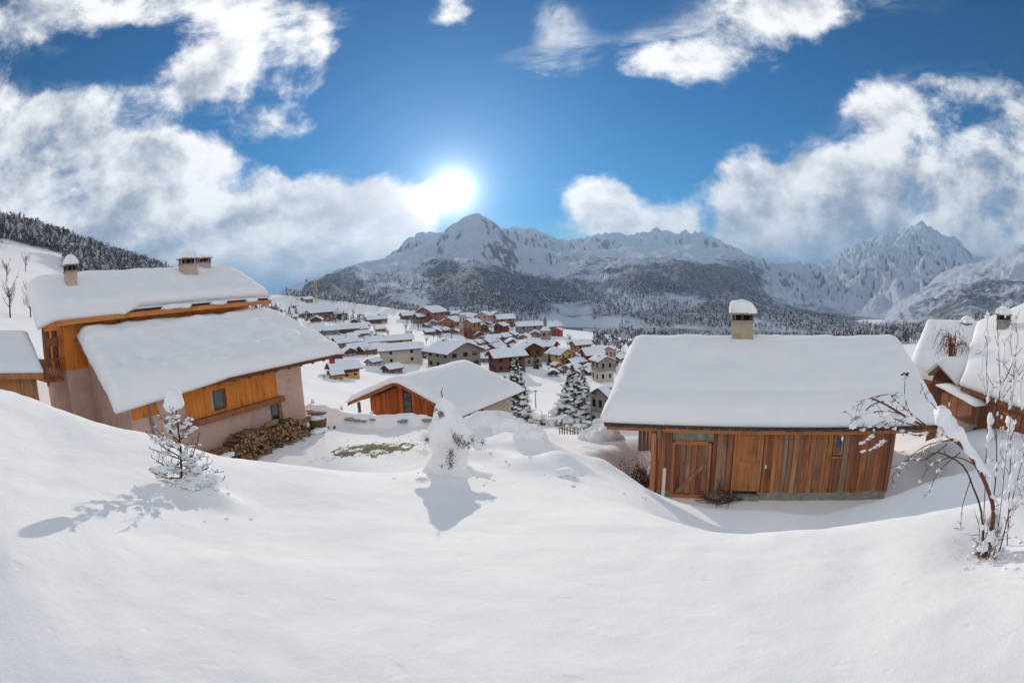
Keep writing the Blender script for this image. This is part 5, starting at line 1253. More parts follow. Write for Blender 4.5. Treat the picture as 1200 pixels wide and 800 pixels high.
# upright saplings beside it
def upright(lines, label, seed, blobs, base):
    random.seed(seed); p = at(*base); z_ = h1(p[0], p[1]); t = empty('sapling', (p[0], p[1], z_ - .02), 0, label, 'sapling')
    def B(px, py): return Vector(local(t, at(px, py, base[2] + .3 * (660 - py) / 300)))
    br = MB(); sb = MB()
    for pts, r0 in lines:
        P_ = [B(*q) for q in pts]; br.tube(P_, [r0 * (1 - .7 * i / (len(P_) - 1)) for i in range(len(P_))], 6)
        for i in range(1, len(P_)):
            for k in range(3):
                c = P_[i - 1].lerp(P_[i], random.random()); d = Vector((random.gauss(0, .7), random.gauss(0, .5), random.gauss(.7, .4))).normalized(); L_ = random.uniform(.05, .16); e2 = c + d * L_
                br.tube([c, c.lerp(e2, .5) + Vector((0, 0, -.006)), e2], [.0035, .0025, .003], 4)
                if random.random() < .4: sb.ball(e2, random.uniform(.007, .015), (.8, .8, 1.5), .4, 1, freq=2.5)
                if random.random() < .4: sb.ball(c + Vector((0, 0, .008)), random.uniform(.010, .024), (.8, .8, 1.7), .45, 2, freq=2.4)
    for (px, py, r_, sc) in blobs: sb.ball(B(px, py), r_, sc, .3, 2)
    br.build('stem', M['bark_red'], t); sb.build('snow', M['blob_snow'], t, True); return t
upright([([(1160, 656), (1162, 600), (1168, 550), (1167, 500), (1172, 455), (1170, 410), (1168, 372)], .010), ([(1172, 455), (1185, 430), (1193, 400), (1190, 372)], .006), ([(1172, 470), (1190, 445), (1200, 432)], .005), ([(1168, 520), (1160, 480), (1165, 440)], .004)],
        'tallest upright sapling by the right edge, with snow lumps up its stem', 3, [(1160, 492, .045, (.6, .6, 1.5)), (1160, 510, .04, (.7, .6, 1.5)), (1176, 520, .035, (1, 1, 1.2)), (1185, 500, .04, (1, 1, 1.3)), (1180, 535, .03, (1, 1, 1)), (1178, 580, .03, (1, 1, 1.6)), (1170, 610, .035, (1, 1, 1.6)), (1182, 493, .035, (1, 1, 1.2))], (1157, 660, 4.75))
upright([([(1152, 655), (1153, 600), (1155, 540), (1158, 480), (1156, 440), (1157, 400), (1157, 368)], .007), ([(1158, 470), (1150, 440), (1153, 405)], .003)],
        'thin straight sapling with one dark bud cluster, left of the tallest one', 4, [(1157, 370, .03, (1, 1, 1)), (1156, 385, .02, (1, 1, 1.3)), (1160, 398, .02, (1, 1, 1.3)), (1158, 540, .02, (1, 1, 1.5))], (1150, 657, 5.0))
upright([([(1170, 650), (1180, 610), (1190, 570), (1200, 530), (1205, 470)], .008), ([(1180, 610), (1195, 590), (1202, 560)], .005), ([(1165, 650), (1172, 600), (1178, 540), (1186, 470), (1190, 420)], .006)],
        'leaning pair of reddish saplings rising out of frame at the right edge', 5, [(1186, 560, .03, (1, 1, 1.5)), (1192, 545, .03, (1, 1, 1.2)), (1184, 590, .03, (1, 1, 1.4))], (1166, 655, 4.5))
upright([([(1180, 640), (1182, 590), (1184, 540), (1183, 480), (1188, 440), (1184, 400), (1186, 370)], .007), ([(1183, 520), (1195, 480), (1197, 440)], .004), ([(1184, 560), (1172, 530), (1176, 500)], .004), ([(1188, 450), (1176, 425), (1178, 400)], .003)],
        'upright sapling hung with snow, between the tallest one and the picture edge', 6, [(1183, 505, .035, (.7, .7, 1.6)), (1186, 530, .04, (.8, .7, 1.5)), (1196, 470, .03, (.9, .9, 1.4)), (1184, 570, .03, (.8, .8, 1.6)), (1178, 545, .03, (1, 1, 1.3))], (1172, 652, 4.9))
random.seed(8)
sg_ = MB(); p = at(1150, 655, 4.55); z_ = h1(p[0], p[1])
t_ = empty('brush', (p[0], p[1], z_), 0, 'reddish brush with clinging snow at the foot of the arched tree', 'brush')
sb = MB()
for k in range(22):
    a = random.uniform(0, 6.3); twigs(sg_, (random.gauss(0, .06), random.gauss(0, .05), -.02), (math.cos(a) * .35, math.sin(a) * .35, 1), random.uniform(.15, .42), .006, 1, 3, seg=4)
for k in range(26): sb.ball((random.gauss(.04, .10), random.gauss(0, .08), random.uniform(0, .32)), random.uniform(.015, .045), (1, 1, 1.2), .35, 2)
sg_.build('stem', M['bark_red'], t_); sb.build('snow', M['blob_snow'], t_, True)
# dry weeping bush behind the right-hand roofs
random.seed(12); p = at(1115, 428, 26); t_ = empty('weeping_bush', tuple(p), 0, 'brown weeping bush between the two right-hand snow roofs', 'bush'); mb = MB()
for k in range(26):
    a = random.uniform(0, 6.3); L_ = random.uniform(.8, 1.6); mb.tube([(random.gauss(0, .2), 0, -.6), (math.cos(a) * .3, math.sin(a) * .3, L_), (math.cos(a) * .7, math.sin(a) * .7, L_ * 1.05), (math.cos(a) * 1.1, math.sin(a) * 1.1, L_ * .6)], [.03, .02, .015, .01], 4)
    for j in range(10): q_ = Vector((math.cos(a) * .8, math.sin(a) * .8, L_)) + Vector((random.gauss(0, .3), random.gauss(0, .3), random.gauss(-.1, .25))); mb.tube([q_, q_ + Vector((random.gauss(0, .12), random.gauss(0, .1), -.25))], [.008, .006], 3)
mb.build('stem', M['dry_leaf'], t_)

# crumbs of snow shaken off the branches and rolled down the drifts
random.seed(71); cr = MB()
for (px, py, r, sp, n) in [(240, 590, 5.7, .28, 34), (1150, 670, 4.6, .28, 40), (530, 572, 7.9, .35, 22), (640, 570, 10, .9, 16)]:
    c = at(px, py, r)
    for k in range(n):
        x, y = c[0] + random.gauss(0, sp), c[1] + random.gauss(0, sp * .7); s_ = random.uniform(.006, .026) * (1 if r < 9 else 2); cr.ball((x, y, h1(x, y) + s_ * .25), s_, (1.2, 1, .8), .5, 1, freq=2.2)
o = cr.build('snow_crumbs', M['blob_snow'], None, True); o['kind'] = 'stuff'

# ------------------------------------------------------------------ village
VM = {'orange': 'orange_far', 'brown': 'brown_far', 'red': 'darkred_far', 'bright': 'red_wall', 'grey': 'grey_far', 'cream': 'cream_far', 'pink': 'pink_far', 'ochre': 'ochre', 'dark': 'dark_beam'}
def vhouse(px, py, wpx, azd, lower, upper, label, lr=1.25, hh=None, rise=.26, chim=1, name='house', cat='house', rmin=30, balcony=False, group=None, gable=None):
    """gable end faces the way azd points; base centre seen at (px, py)"""
    p, r = hit(px, py, rmin); w_ = wpx / 600 * math.hypot(r, p[2]); random.seed(int(px * 31 + py))
    hh = (hh * .8 if hh else w_ * .42); L = w_ * lr; t = empty(name, tuple(p), math.radians(-azd), label, cat, group)
    w2, l2 = w_ / 2, L / 2; z1 = hh * .5; zr = hh + w_ * rise
    b = MB(); b.box(-w2, w2, -l2, l2, -w_ * .35, z1); wl = b.build('wall', M[VM[lower]], t)
    b = MB(); b.box(-w2 - .02, w2 + .02, -l2 - .02, l2 + .02, z1 + .003, hh); b.build('upper_wall', M[VM[upper]], t)
    for y in (-l2, l2 - .1):
        b = MB(); b.prism([(-w2, hh + .003), (w2, hh + .003), (0, zr - .08)], y, y + .1); b.build('gable', M[VM[gable or upper]], t)
    o = w_ * .13; ze = hh - o * 2 * rise
    b = MB(); b.prism([(-w2 - o, ze - .12), (-w2 - o, ze + .10), (0, zr + .12), (w2 + o, ze + .10), (w2 + o, ze - .12), (0, zr - .04)][::-1], -l2 - o, l2 + o); rf = b.build('roof', M['brown_far'], t)
    th = min(.8, w_ * .07); G = gable_grid(-l2 - o * 1.03, l2 + o * 1.03, [(-w2 - o * 1.03, ze + .10), (0, zr + .13), (w2 + o * 1.03, ze + .10)], 7, 13, 1)[..., [1, 0, 2]]
    snow_sheet(G, th, rf, m=M['far_snow'], edge=w_ * .012, seed=int(px), lump=.03)
    n = 3 if wpx > 22 else 2
    for z_, s_ in ((z1 * .35, 1), (z1 + (hh - z1) * .35, 1)):
        wh = (hh - z1) * .42; ww_ = w_ * .07
        for k in range(n):
            x = -w2 + w_ * (k + .5) / n + random.uniform(-.02, .02) * w_
            b = MB(); b.box(x - ww_, x + ww_, -l2 - .09, -l2 - .021, z_, z_ + wh); b.build('window', M['black'] if random.random() < .7 else M['glass'], t)
        for sx in (-1, 1):
            for k in range(n):
                y = -l2 + L * (k + .5) / n
                b = MB(); b.box(*sorted((sx * (w2 + .021), sx * (w2 + .09))), y - ww_, y + ww_, z_, z_ + wh); b.build('window', M['black'], t)
    if balcony:
        b = MB(); b.box(-w2 * .9, w2 * .9, -l2 - w_ * .10, -l2 - .03, z1 - .1, z1 + (hh - z1) * .30); b.build('balcony', M['brown_far'], t)
    for c in range(chim):
        cx, cy = random.choice((-1, 1)) * w2 * .3, random.uniform(-.6, .6) * l2; zc = zr - w2 * .3 * rise * 2; cw = .5 * min(1.2, max(.8, w_ / 10))
        b = MB(); b.box(cx - cw, cx + cw, cy - cw, cy + cw, zc - .3, zc + w_ * .12); ch = b.build('chimney', M['grey_far'], rf)
        b = MB(); b.ball((cx, cy, zc + w_ * .12), cw * 1.25, (1, 1, .55), .1, 1); b.build('chimney_snow', M['far_snow'], rf, True)
    return t
V = vhouse
V(403, 441, 26, 55, 'ochre', 'brown', 'small yellow-walled chalet with a dark brown gable, alone on the near meadow', lr=1.2, balcony=True)
V(394, 444, 16, 55, 'ochre', 'ochre', 'low yellow lean-to garage set against the lone meadow chalet', hh=None, chim=0, lr=.8)
V(405, 408, 20, 50, 'grey', 'grey', 'plain grey house behind the brown gabled pair, left part of the village')
V(419, 414, 17, 60, 'brown', 'orange', 'brown house with orange timber, left half of a gabled pair')
V(431, 415, 15, 40, 'orange', 'brown', 'small dark-gabled house, right half of the brown pair, at the long roof end')
V(457, 408, 20, 75, 'grey', 'grey', 'house with the very long pale roof behind the beige barn', lr=2.6, hh=4.5, rise=.2)
V(470, 425, 21, 72, 'cream', 'cream', 'long beige barn with a pale snow roof and dark door openings', lr=2.3, hh=5, rise=.24, chim=0)
V(438, 428, 12, 30, 'cream', 'grey', 'tiny cream hut at the left end of the beige barn', chim=0)
V(460, 437, 15, 40, 'grey', 'brown', 'little open-sided kiosk with a snow cap in front of the beige barn', chim=0)
V(493, 416, 11, 60, 'red', 'brown', 'small dark red shed right of the beige barn', chim=0)
V(532, 430, 42, -38, 'grey', 'grey', 'big low stone barn with a wide white roof behind the orange-gabled chalet', lr=1.2, hh=6, rise=.22, gable='grey')
V(370, 374, 30, 60, 'orange', 'brown', 'wide brown building under construction at the foot of the tower crane', hh=9)
V(392, 374, 18, 70, 'brown', 'dark', 'dark-walled block just right of the tower crane', hh=7, lr=1.6)
V(367, 390, 15, 60, 'grey', 'brown', 'long low house by the big snow roof, nearest below the construction site', lr=1.6)
V(386, 392, 14, 65, 'grey', 'grey', 'second low grey-roofed house below the construction site', lr=1.7)
V(408, 391, 16, 65, 'brown', 'brown', 'third low house of the row, next to the bare white bushes', lr=1.6)
V(427, 384, 9, 40, 'cream', 'brown', 'small cottage at the near rim of the bright snowfield', chim=0)
V(506, 379, 22, 30, 'orange', 'orange', 'large orange apartment chalet at the left end of the far cluster', hh=13, balcony=True, lr=1.1)
V(494, 379, 12, 50, 'orange', 'brown', 'orange timber house on the far left flank of the big orange chalet', hh=8)
V(478, 374, 12, 60, 'brown', 'brown', 'isolated brown house at the left tip of the far cluster')
V(519, 375, 12, -30, 'pink', 'brown', 'pink-walled house directly right of the large orange chalet', hh=9)
V(531, 389, 17, 20, 'cream', 'orange', 'cream house with orange balconies in front of the pale tower', hh=10, balcony=True)
V(543, 395, 7, 0, 'cream', 'cream', 'narrow pale stair tower between two orange houses', hh=17, rise=.1, lr=1, chim=0)
V(554, 397, 13, 35, 'red', 'orange', 'tall red-brown timber house right of the pale stair tower', hh=13, balcony=True)
V(564, 396, 13, -25, 'cream', 'brown', 'cream house with a dark brown gable below the cluster middle', hh=9)
V(545, 375, 12, 45, 'grey', 'brown', 'small grey house high in the middle of the far cluster')
V(556, 376, 12, -35, 'brown', 'brown', 'brown chalet on the top row left of the pink block')
V(568, 381, 14, 15, 'pink', 'pink', 'pink apartment block at the centre right of the far cluster', hh=11)
V(580, 379, 13, -20, 'pink', 'orange', 'pink and orange house beside the pink apartment block', hh=10)
V(592, 382, 15, 80, 'brown', 'orange', 'orange timber house at the right tip of the far cluster', hh=9)
V(588, 394, 12, 25, 'dark', 'dark', 'black-timbered house below the right tip of the cluster', hh=9)
V(578, 392, 10, 40, 'grey', 'grey', 'small grey house left of the black-timbered one')
V(573, 405, 13, 35, 'grey', 'brown', 'low house, upper of two stepped gables below the cluster')
V(581, 412, 15, 35, 'cream', 'brown', 'low house, lower of two stepped gables below the cluster')
V(556, 413, 13, -20, 'grey', 'grey', 'grey house behind the stone barn, right of the two thin spruces')
V(536, 403, 12, 40, 'brown', 'brown', 'brown house half hidden above the stone barn roof')
V(566, 424, 14, -70, 'grey', 'grey', 'snow-drowned shed at the right end of the stone barn', chim=0)
V(594, 434, 27, 70, 'brown', 'brown', 'wide brown house with a plain white roof behind the tall spruce', hh=5, lr=1.3, rise=.22)
V(620, 428, 22, -20, 'grey', 'dark', 'stone house with a black timber gable right below the church tower', hh=6.5, gable='dark')
V(640, 424, 17, -62, 'grey', 'red', 'long dark red chalet with a white roof in front of the church tower', hh=7, lr=1.4)
V(606, 412, 14, 60, 'grey', 'grey', 'grey house left of the church, under its long grey neighbour')
V(620, 405, 13, 30, 'cream', 'grey', 'pale house touching the left side of the church tower')
V(619, 393, 15, 80, 'grey', 'grey', 'long grey school-like building behind the church', lr=1.8, hh=9)
V(643, 393, 17, 55, 'grey', 'grey', 'long grey building behind the tower whose end is lit pinkish', lr=1.5, hh=9, gable='dark')
V(654, 394, 9, 20, 'bright', 'bright', 'bright red house end on the open field right of the church', hh=6, chim=0)
V(656, 427, 19, -35, 'ochre', 'ochre', 'yellow stone chalet with a low gable right of the dark red one', hh=4.5, balcony=True)
V(681, 417, 15, 70, 'orange', 'orange', 'orange timber house at the near edge of the shaded field', hh=6, lr=1.3)
V(698, 415, 14, 75, 'ochre', 'orange', 'ochre house right of the orange one at the shaded field', lr=1.4)
V(700, 428, 22, 78, 'red', 'red', 'long dark red house with a wide grey-white roof near the hut roof edge', lr=1.5, hh=5)
V(684, 426, 9, 20, 'pink', 'brown', 'small pink house at the left end of the long dark red one')
V(706, 446, 18, -15, 'cream', 'grey', 'pale flat-fronted house below the long dark red one', hh=6)
V(690, 439, 11, 50, 'brown', 'brown', 'small brown gable peeping from a snow bank below the orange houses', chim=0)
V(724, 424, 13, 40, 'cream', 'brown', 'half hidden cream house touching the hut roof edge')
V(716, 436, 9, 30, 'pink', 'pink', 'narrow pink house with a flat top beside the pale flat-fronted one', hh=8, chim=0)
V(716, 500, 30, 52, 'beige' if False else 'cream', 'grey', 'tan-walled house with a tall chimney just left of the timber hut roof', rmin=40, hh=4.2, lr=1.2, rise=.3)
for i, (px, py, wp_, a_, m_, lb) in enumerate([(350, 362, 11, 60, 'grey', 'tiny house at the far left of the valley, above the construction site'), (343, 375, 9, 60, 'cream', 'tiny pale house left of the construction site against the slope'), (360, 354, 9, 40, 'grey', 'highest tiny house on the left slope'),
                                             (448, 372, 7, 30, 'brown', 'tiny barn on the far rim of the bright snowfield'), (528, 371, 9, 40, 'brown', 'tiny brown house on the top row of the cluster, right of the pink-walled one'), (537, 371, 9, -40, 'grey', 'tiny grey house on the cluster skyline, left of centre'),
                                             (566, 371, 9, 30, 'grey', 'tiny grey house on the cluster skyline above the pink block'), (509, 369, 9, 30, 'red', 'tiny red-brown house above the large orange chalet'), (598, 404, 9, 30, 'brown', 'tiny brown house below the cluster right tip'),
                                             (612, 398, 9, 30, 'cream', 'tiny cream house on the slope left of the church'), (630, 413, 9, 50, 'grey', 'tiny snow-capped shed at the church foot'), (548, 405, 9, 20, 'orange', 'tiny orange gable under the pale stair tower'),
                                             (588, 421, 10, 60, 'grey', 'small snowed-in shed above the wide brown house'), (604, 422, 9, 10, 'cream', 'small cream shed left of the black gable'), (521, 390, 9, 30, 'brown', 'small brown hut on the shaded slope of the cluster'),
                                             (376, 402, 9, 60, 'brown', 'small brown hut on the slope near the big snow roof'), (443, 398, 8, 30, 'grey', 'small grey hut among the white bushes'), (712, 412, 10, 60, 'brown', 'small brown house by the hut roof edge at the field')]):
    V(px, py, wp_, a_, m_, random.choice(['brown', 'grey', 'orange']), lb)
ORD = ['first', 'second', 'third', 'fourth', 'fifth', 'sixth', 'seventh', 'eighth', 'ninth', 'tenth', 'eleventh', 'twelfth', 'thirteenth', 'fourteenth', 'fifteenth', 'sixteenth', 'seventeenth', 'eighteenth', 'nineteenth', 'twentieth', 'twenty-first', 'twenty-second', 'twenty-third', 'twenty-fourth', 'twenty-fifth', 'twenty-sixth']
# tightly packed small houses, zone by zone
for zone, (cx, cy, wx, wy, n, ws, grp, lb) in enumerate([(545, 383, 46, 9, 26, (7, 11), 'small houses of the far cluster', 'from the left in the far cluster'),
                                                     (586, 408, 44, 13, 24, (8, 13), 'small houses below the far cluster', 'from the left between far cluster and church'),
                                                     (408, 398, 52, 22, 26, (8, 14), 'small houses on the left slope', 'from the left below the crane'),
                                                     (684, 428, 40, 13, 18, (8, 15), 'small houses right of the church', 'from the left between church and hut roof')]):
    g_ = np.random.default_rng(500 + zone); placed = []; later = []
    for k in range(n * 6):
        px, py = cx + g_.uniform(-wx, wx), cy + g_.uniform(-wy, wy)
        if len(placed) >= n or any(abs(px - a) < 7 and abs(py - b) < 4 for a, b in placed): continue
        placed.append((px, py)); lo, up_ = [('brown', 'brown'), ('cream', 'brown'), ('grey', 'orange'), ('pink', 'brown'), ('orange', 'orange'), ('grey', 'brown')][int(g_.integers(6))]
        later.append((px, py, float(g_.uniform(*ws)), float(g_.uniform(-40, 75)), lo, up_, grp, float(g_.uniform(1, 1.6)), int(g_.random() < .6)))
    later.sort()
    for q9, (px, py, w9, a9, lo, up_, grp, l9, c9) in enumerate(later):
        V(px, py, w9, a9, lo, up_, 'little %s house with %s top, %s %s' % (lo, up_, ORD[q9], lb), lr=l9, chim=c9, group=grp)
# hamlet far off at the foot of the spur
for i, (px, py, lb) in enumerate([(972, 381, 'leftmost house of the far hamlet above the hut ridge'), (986, 384, 'second house from the left in the far hamlet'), (997, 382, 'middle house of the far hamlet'), (1009, 386, 'house right of the middle in the far hamlet'), (1021, 386, 'rightmost house of the far hamlet near the hut ridge end'), (960, 376, 'lone house up the slope left of the far hamlet')]):
    p = at(px, py, 700 + 20 * i); 
    vh = V(px, py, 7, 30 + 20 * i, 'brown', 'brown', lb, chim=0); 
# church
p, r = hit(640, 411, 60); t_ = empty('church_tower', tuple(p), math.radians(-25), 'stone church tower with a snow-capped roof and green spire in the village', 'church'); k_ = math.hypot(r, p[2]) / 600
w_ = 4.6 * k_; hh = 24 * k_
b = MB(); b.box(-w_, w_, -w_, w_, -4, hh); b.build('wall', M['grey_far'], t_)
for (nx, ny) in ((0, -1), (1, 0), (-1, 0)):
    for z_ in (.45, .75):
        b = MB(); a = w_ + .08; 
        if ny: b.box(-w_ * .28, w_ * .28, -a, -w_ - .003, hh * z_, hh * (z_ + .14))
        else: b.box(*sorted((nx * (w_ + .003), nx * a)), -w_ * .28, w_ * .28, hh * z_, hh * (z_ + .14))
        b.build('window', M['black'], t_)
b = MB(); b.add([(-w_ * 1.15, -w_ * 1.15, hh), (w_ * 1.15, -w_ * 1.15, hh), (w_ * 1.15, w_ * 1.15, hh), (-w_ * 1.15, w_ * 1.15, hh), (0, 0, hh + w_ * 1.5)], [(0, 1, 4), (1, 2, 4), (2, 3, 4), (3, 0, 4), (3, 2, 1, 0)]); rf = b.build('roof', M['far_snow'], t_)
b = MB(); b.tube([(0, 0, hh + w_ * 1.0), (0, 0, hh + w_ * 2.2), (0, 0, hh + w_ * 2.3), (0, 0, hh + w_ * 3.6)], [w_ * .42, w_ * .40, w_ * .5, .05], 8); b.build('spire', M['spire'], rf)
# tower crane over the construction site
p, r = hit(372, 374, 60); t_ = empty('tower_crane', tuple(p), math.radians(25), 'slim yellow tower crane over the brown building site', 'crane'); k_ = math.hypot(r, p[2]) / 600; hh = 46 * k_; cw = 1.2 * k_ * 1.0
mb = MB()
for sx in (-1, 1):
    for sy in (-1, 1): mb.tube([(sx * cw, sy * cw, -2), (sx * cw, sy * cw, hh)], .22 * k_ * 1.4, 4)
n = 14
for i in range(n):
    z0, z1 = hh * i / n, hh * (i + 1) / n; s_ = 1 if i % 2 else -1
    for (a, c) in (((-cw * s_, -cw), (cw * s_, -cw)), ((cw, -cw * s_), (cw, cw * s_)), ((-cw * s_, cw), (cw * s_, cw)), ((-cw, -cw * s_), (-cw, cw * s_))): mb.tube([(a[0], a[1], z0), (c[0], c[1], z1)], .12 * k_, 3)
mb.build('mast', M['crane'], t_)
mb = MB(); J = 34 * k_
for (y, z) in ((-cw * .7, 0), (cw * .7, 0), (0, 2.2 * k_)): mb.tube([(-12 * k_, y, hh + z), (J, y, hh + z * (1 if z == 0 else 1))], .16 * k_, 3)
for i in range(20):
    x = -12 * k_ + (J + 12 * k_) * i / 20; mb.tube([(x, -cw * .7, hh), (x + 1.1 * k_, 0, hh + 2.2 * k_)], .09 * k_, 3); mb.tube([(x + 1.1 * k_, 0, hh + 2.2 * k_), (x + 2.3 * k_, cw * .7, hh)], .09 * k_, 3)
mb.build('jib', M['crane'], t_)
b = MB(); b.box(-12 * k_, -9 * k_, -1.2 * k_, 1.2 * k_, hh - 2.6 * k_, hh - .2); b.build('counterweight', M['grey_far'], t_)

# lamp posts and poles
for (px, py, hpx, lb) in [(628, 478, 22, 'thin pole standing in the shaded field right of the tall spruce'), (569, 426, 32, 'tall thin pole rising behind the orange-gabled chalet roof'), (693, 500, 40, 'thin pole in front of the tan-walled house')]:
    p, r = hit(px, py, 38); k_ = math.hypot(r, p[2]) / 600; t_ = empty('pole', tuple(p), 0, lb, 'pole'); b = MB(); b.tube([(0, 0, -.5), (0, 0, hpx * k_)], [.09, .06], 6); b.build('shaft', M['metal'], t_)
    b = MB(); b.box(-.3, .3, -.06, .06, hpx * k_ - .3, hpx * k_ - .15); b.build('crossbar', M['metal'], t_)

# leafless snow-dusted trees in the village, each its own
def bare_tree(px, py, hpx, label, seed, frost=.5, r=None, group=None):
    random.seed(seed); p, r_ = hit(px, py, 30)
    h = hpx / 600 * math.hypot(r_, p[2]); t = empty('bare_tree', tuple(p), 0, label, 'tree', group); tr = MB(); tr.tube([(0, 0, -.5), (random.gauss(0, .02) * h, 0, h * .35), (random.gauss(0, .04) * h, 0, h * .7)], [h * .028, h * .02, h * .01], 5); tr.build('trunk', M['bark'], t)
    mb = MB()
    for k in range(16):
        a = random.uniform(0, 6.3); z = h * random.uniform(.2, .6); s_ = random.uniform(.2, .42) * h
        m_ = Vector((math.cos(a) * s_ * .5, math.sin(a) * s_ * .5, z + s_ * .55)); e_ = Vector((math.cos(a) * s_ * .85, math.sin(a) * s_ * .85, z + s_ * 1.15)); mb.tube([(0, 0, z), m_, e_], [h * .010, h * .007, h * .003], 3, 0)
        for j in range(7):
            c = Vector((0, 0, z)).lerp(m_, random.random()) if j % 2 else m_.lerp(e_, random.random()); d = Vector((random.gauss(0, 1), random.gauss(0, 1), random.gauss(.6, .6))).normalized() * h * random.uniform(.06, .16)
            n_ = d.cross(Vector((.3, .7, .2))).normalized() * h * .010; mb.add([c - n_, c + n_, c + d], [(0, 1, 2)], 1 if random.random() < frost else 0)
    mb.build('crown', [M['twig'], M['frost_wood']], t); return t
for i, (px, py, h_, lb) in enumerate([(434, 402, 15, 'frosted bare tree left of the tall bright one by the long roof'), (440, 404, 18, 'tallest frosted bare tree by the long pale roof'), (455, 396, 13, 'bare frosted tree behind the long pale roof'), (478, 402, 12, 'small frosted tree at the right of the long roof'),
                                      (403, 375, 10, 'bare tree beside the dark block by the crane'), (414, 372, 11, 'bare tree on the rim between crane and snowfield'), (600, 428, 14, 'bare frosted tree behind the tall spruce tip'), (612, 417, 12, 'frosted tree left of the black gable'), (633, 397, 10, 'bare tree before the church spire'),
                                      (668, 408, 9, 'small dark bush tree in the shaded field, left one'), (676, 406, 8, 'small dark bush tree in the shaded field, right one'), (712, 424, 12, 'bare tree behind the long dark red house'), (548, 418, 13, 'frosted tree at the stone barn ridge'), (516, 402, 12, 'frosted tree on the slope above the two thin spruces'),
                                      (500, 404, 11, 'white-frosted tree on the slope left of the two thin spruces'), (600, 392, 9, 'bare tree at the right tip of the cluster'), (590, 408, 12, 'dark bare tree between cluster and wide brown house'), (660, 442, 12, 'bare tree by the yellow stone chalet'), (388, 432, 12, 'bare bush tree above the lone meadow chalet'), (380, 446, 9, 'row-end bush left of the lone meadow chalet'),
                                      (12, 372, 44, 'bare tree at the far left edge before the snowy hill'), (36, 372, 38, 'bare tree left of the pink house chimney, before the hill'), (8, 330, 26, 'small bare tree high on the left slope'), (30, 318, 22, 'bare tree on the slope under the left forest')]):
    bare_tree(px, py, h_, lb, 200 + i, frost=.35 if px < 40 else .5)

g_ = np.random.default_rng(77)
for (cx, cy, wx, wy, n, grp, lb) in [(440, 398, 70, 22, 26, 'frosted trees of the left village', 'frosted tree, %s from the left among the houses below the crane'), (560, 402, 60, 18, 26, 'frosted trees around the far cluster', 'frosted tree, %s from the left around the far cluster of houses'), (660, 415, 50, 26, 22, 'frosted trees around the church', 'frosted tree, %s from the left around the church and its fields')]:
    xs_ = sorted((cx + g_.uniform(-wx, wx), cy + g_.uniform(-wy, wy), float(g_.uniform(7, 13))) for k in range(n))
    for k in range(n): bare_tree(*xs_[k], ('taller ' if xs_[k][2] > 10 else 'small ') + lb % ORD[k], int(900 + cx + k), frost=.55, group=grp)
# ------------------------------------------------------------------ woods that read as one mass
def wood_mass(name, samples, hmin, hmax, seed, label=None, frost=.45, faces=10, conif=.15):
    r_ = np.random.default_rng(seed); V = []; F_ = []; MI = []; n = 0
    for (x, y, z) in samples:
        h = r_.uniform(hmin, hmax); wd = h * .34
        if r_.random() < conif:
            k = 5; base = n
            for lv in range(3):
                zz = z + h * (.15 + .27 * lv); rr = wd * .7 * (1 - lv * .27)
                for j in range(k): a = 2 * PI * j / k + lv; V.append((x + math.cos(a) * rr, y + math.sin(a) * rr, zz))
                V.append((x, y, zz + h * .36)); F_ += [(n + j, n + (j + 1) % k, n + k) for j in range(k)]; MI += [0 if j % 3 else 1 for j in range(k)]; n += k + 1
        else:
            V += [(x - .02 * h, y, z - 1), (x + .02 * h, y, z - 1), (x, y, z + h * .6)]; F_.append((n, n + 1, n + 2)); MI.append(2); n += 3
            for j in range(faces):
                d = r_.normal(0, 1, 3); d /= np.linalg.norm(d); c = np.array([x, y, z + h * .6]) + d * [wd, wd, h * .38] * r_.uniform(.35, 1)
                s_ = h * .15; a = r_.normal(0, 1, (3, 3)) * s_ * [.8, .8, 1.2]; V += [tuple(c + q) for q in a]; F_.append((n, n + 1, n + 2)); MI.append(1 if r_.random() < frost else 2); n += 3
    mb = MB(); mb.v = V; mb.f = F_; mb.mi = MI; mb.n = n
    o = mb.build(name, [M['dark_wood'], M['frost_wood'], M['bare_wood']]); o['kind'] = 'stuff'; return o
def scatter(n, a0, a1, r0, r1, seed, keep):
    g = np.random.default_rng(seed); a = np.radians(g.uniform(a0, a1, n)); r = np.exp(g.uniform(math.log(r0), math.log(r1), n)); x, y = r * np.sin(a), r * np.cos(a); z = H(x, y)
    e = np.degrees(np.arctan2(z, r)); m = keep(np.degrees(a), r, e, x, y); return np.stack([x, y, z], -1)[m]
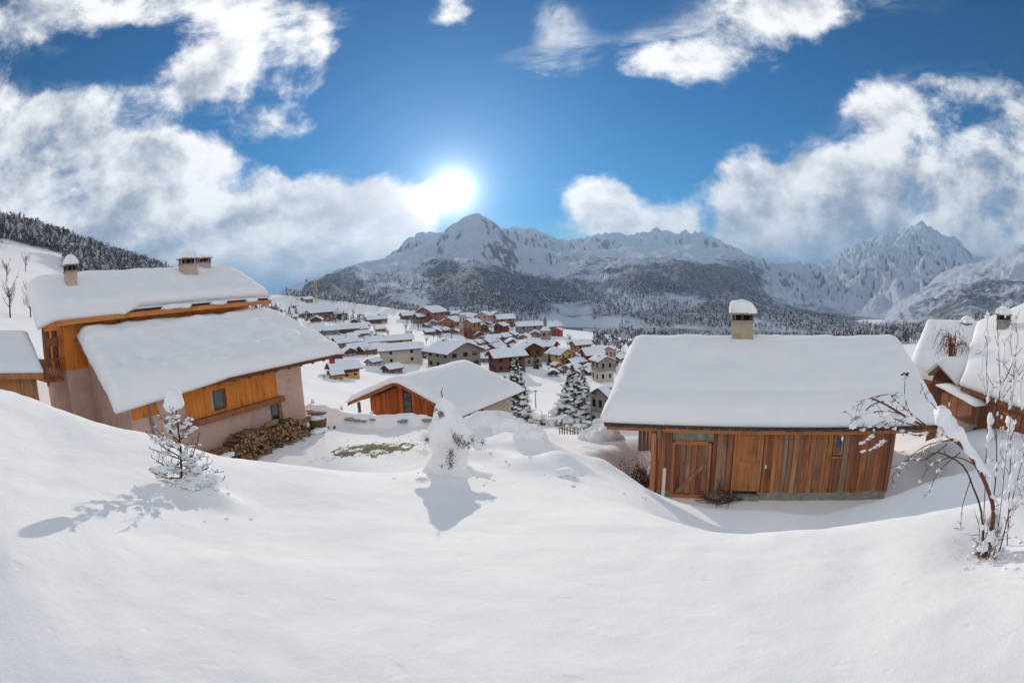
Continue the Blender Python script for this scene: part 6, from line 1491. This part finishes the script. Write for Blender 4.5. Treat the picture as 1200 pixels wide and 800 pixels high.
# crest of the hill on the left
wood_mass('forest', scatter(9000, -66, -34, 270, 560, 1, lambda a, r, e, x, y: (r > 330 + 60 * fbm(x / 80, y / 80, 3, 4)) | (fbm(x / 40, y / 40, 3, 9) > .28)), 5, 10, 2, frost=.42, faces=11, conif=.0)
# valley bottom at the mountain's foot
pts_ = scatter(30000, -34, 58, 600, 2000, 3, lambda a, r, e, x, y: fbm(x / 110, y / 110, 4, 14) > .06 + .12 * ((r - 600) / 1400))
mz_ = np.maximum(MZ[0](pts_[:, 0], pts_[:, 1]), MZ[3](pts_[:, 0], pts_[:, 1])); pts_[:, 2] = np.maximum(pts_[:, 2], mz_)
wood_mass('forest', pts_[np.random.default_rng(2).random(len(pts_)) < .8], 5, 11, 4, frost=.5, faces=6, conif=.10)
def hl_(p):
    p = p.copy(); p[:, 2] = np.maximum(p[:, 2], np.maximum(MZ[0](p[:, 0], p[:, 1]), MZ[3](p[:, 0], p[:, 1]))); return p
wood_mass('forest', hl_(scatter(12000, 9, 62, 240, 980, 15, lambda a, r, e, x, y: fbm(x / 50, y / 50, 3, 34) > -.12 + .75 * np.clip((20 - a) / 11, 0, 1) * (r < 700))), 5, 10, 16, frost=.55, faces=7, conif=.08)
wood_mass('forest', scatter(1500, -34, 14, 300, 560, 5, lambda a, r, e, x, y: (fbm(x / 60, y / 60, 3, 24) > .30) & ((a < -15) | (a > 9))), 5, 9, 6, frost=.4, faces=7)

# ------------------------------------------------------------------ air
hz = MB(); hz.box(-27000, 27000, -27000, 27000, -140, 900); ho = hz.build('haze', bpy.data.materials.new('haze')); ho['kind'] = 'stuff'
hm = ho.data.materials[0]; hm.use_nodes = True; hm.node_tree.nodes.clear(); T_ = NT(hm.node_tree)
pv = T_.node('ShaderNodeVolumePrincipled'); pv.inputs['Color'].default_value = (.36, .64, 1, 1); pv.inputs['Density'].default_value = 9.0e-5; pv.inputs['Anisotropy'].default_value = .15
T_.put(T_.node('ShaderNodeOutputMaterial').inputs['Volume'], pv.outputs[0])
#NEXT
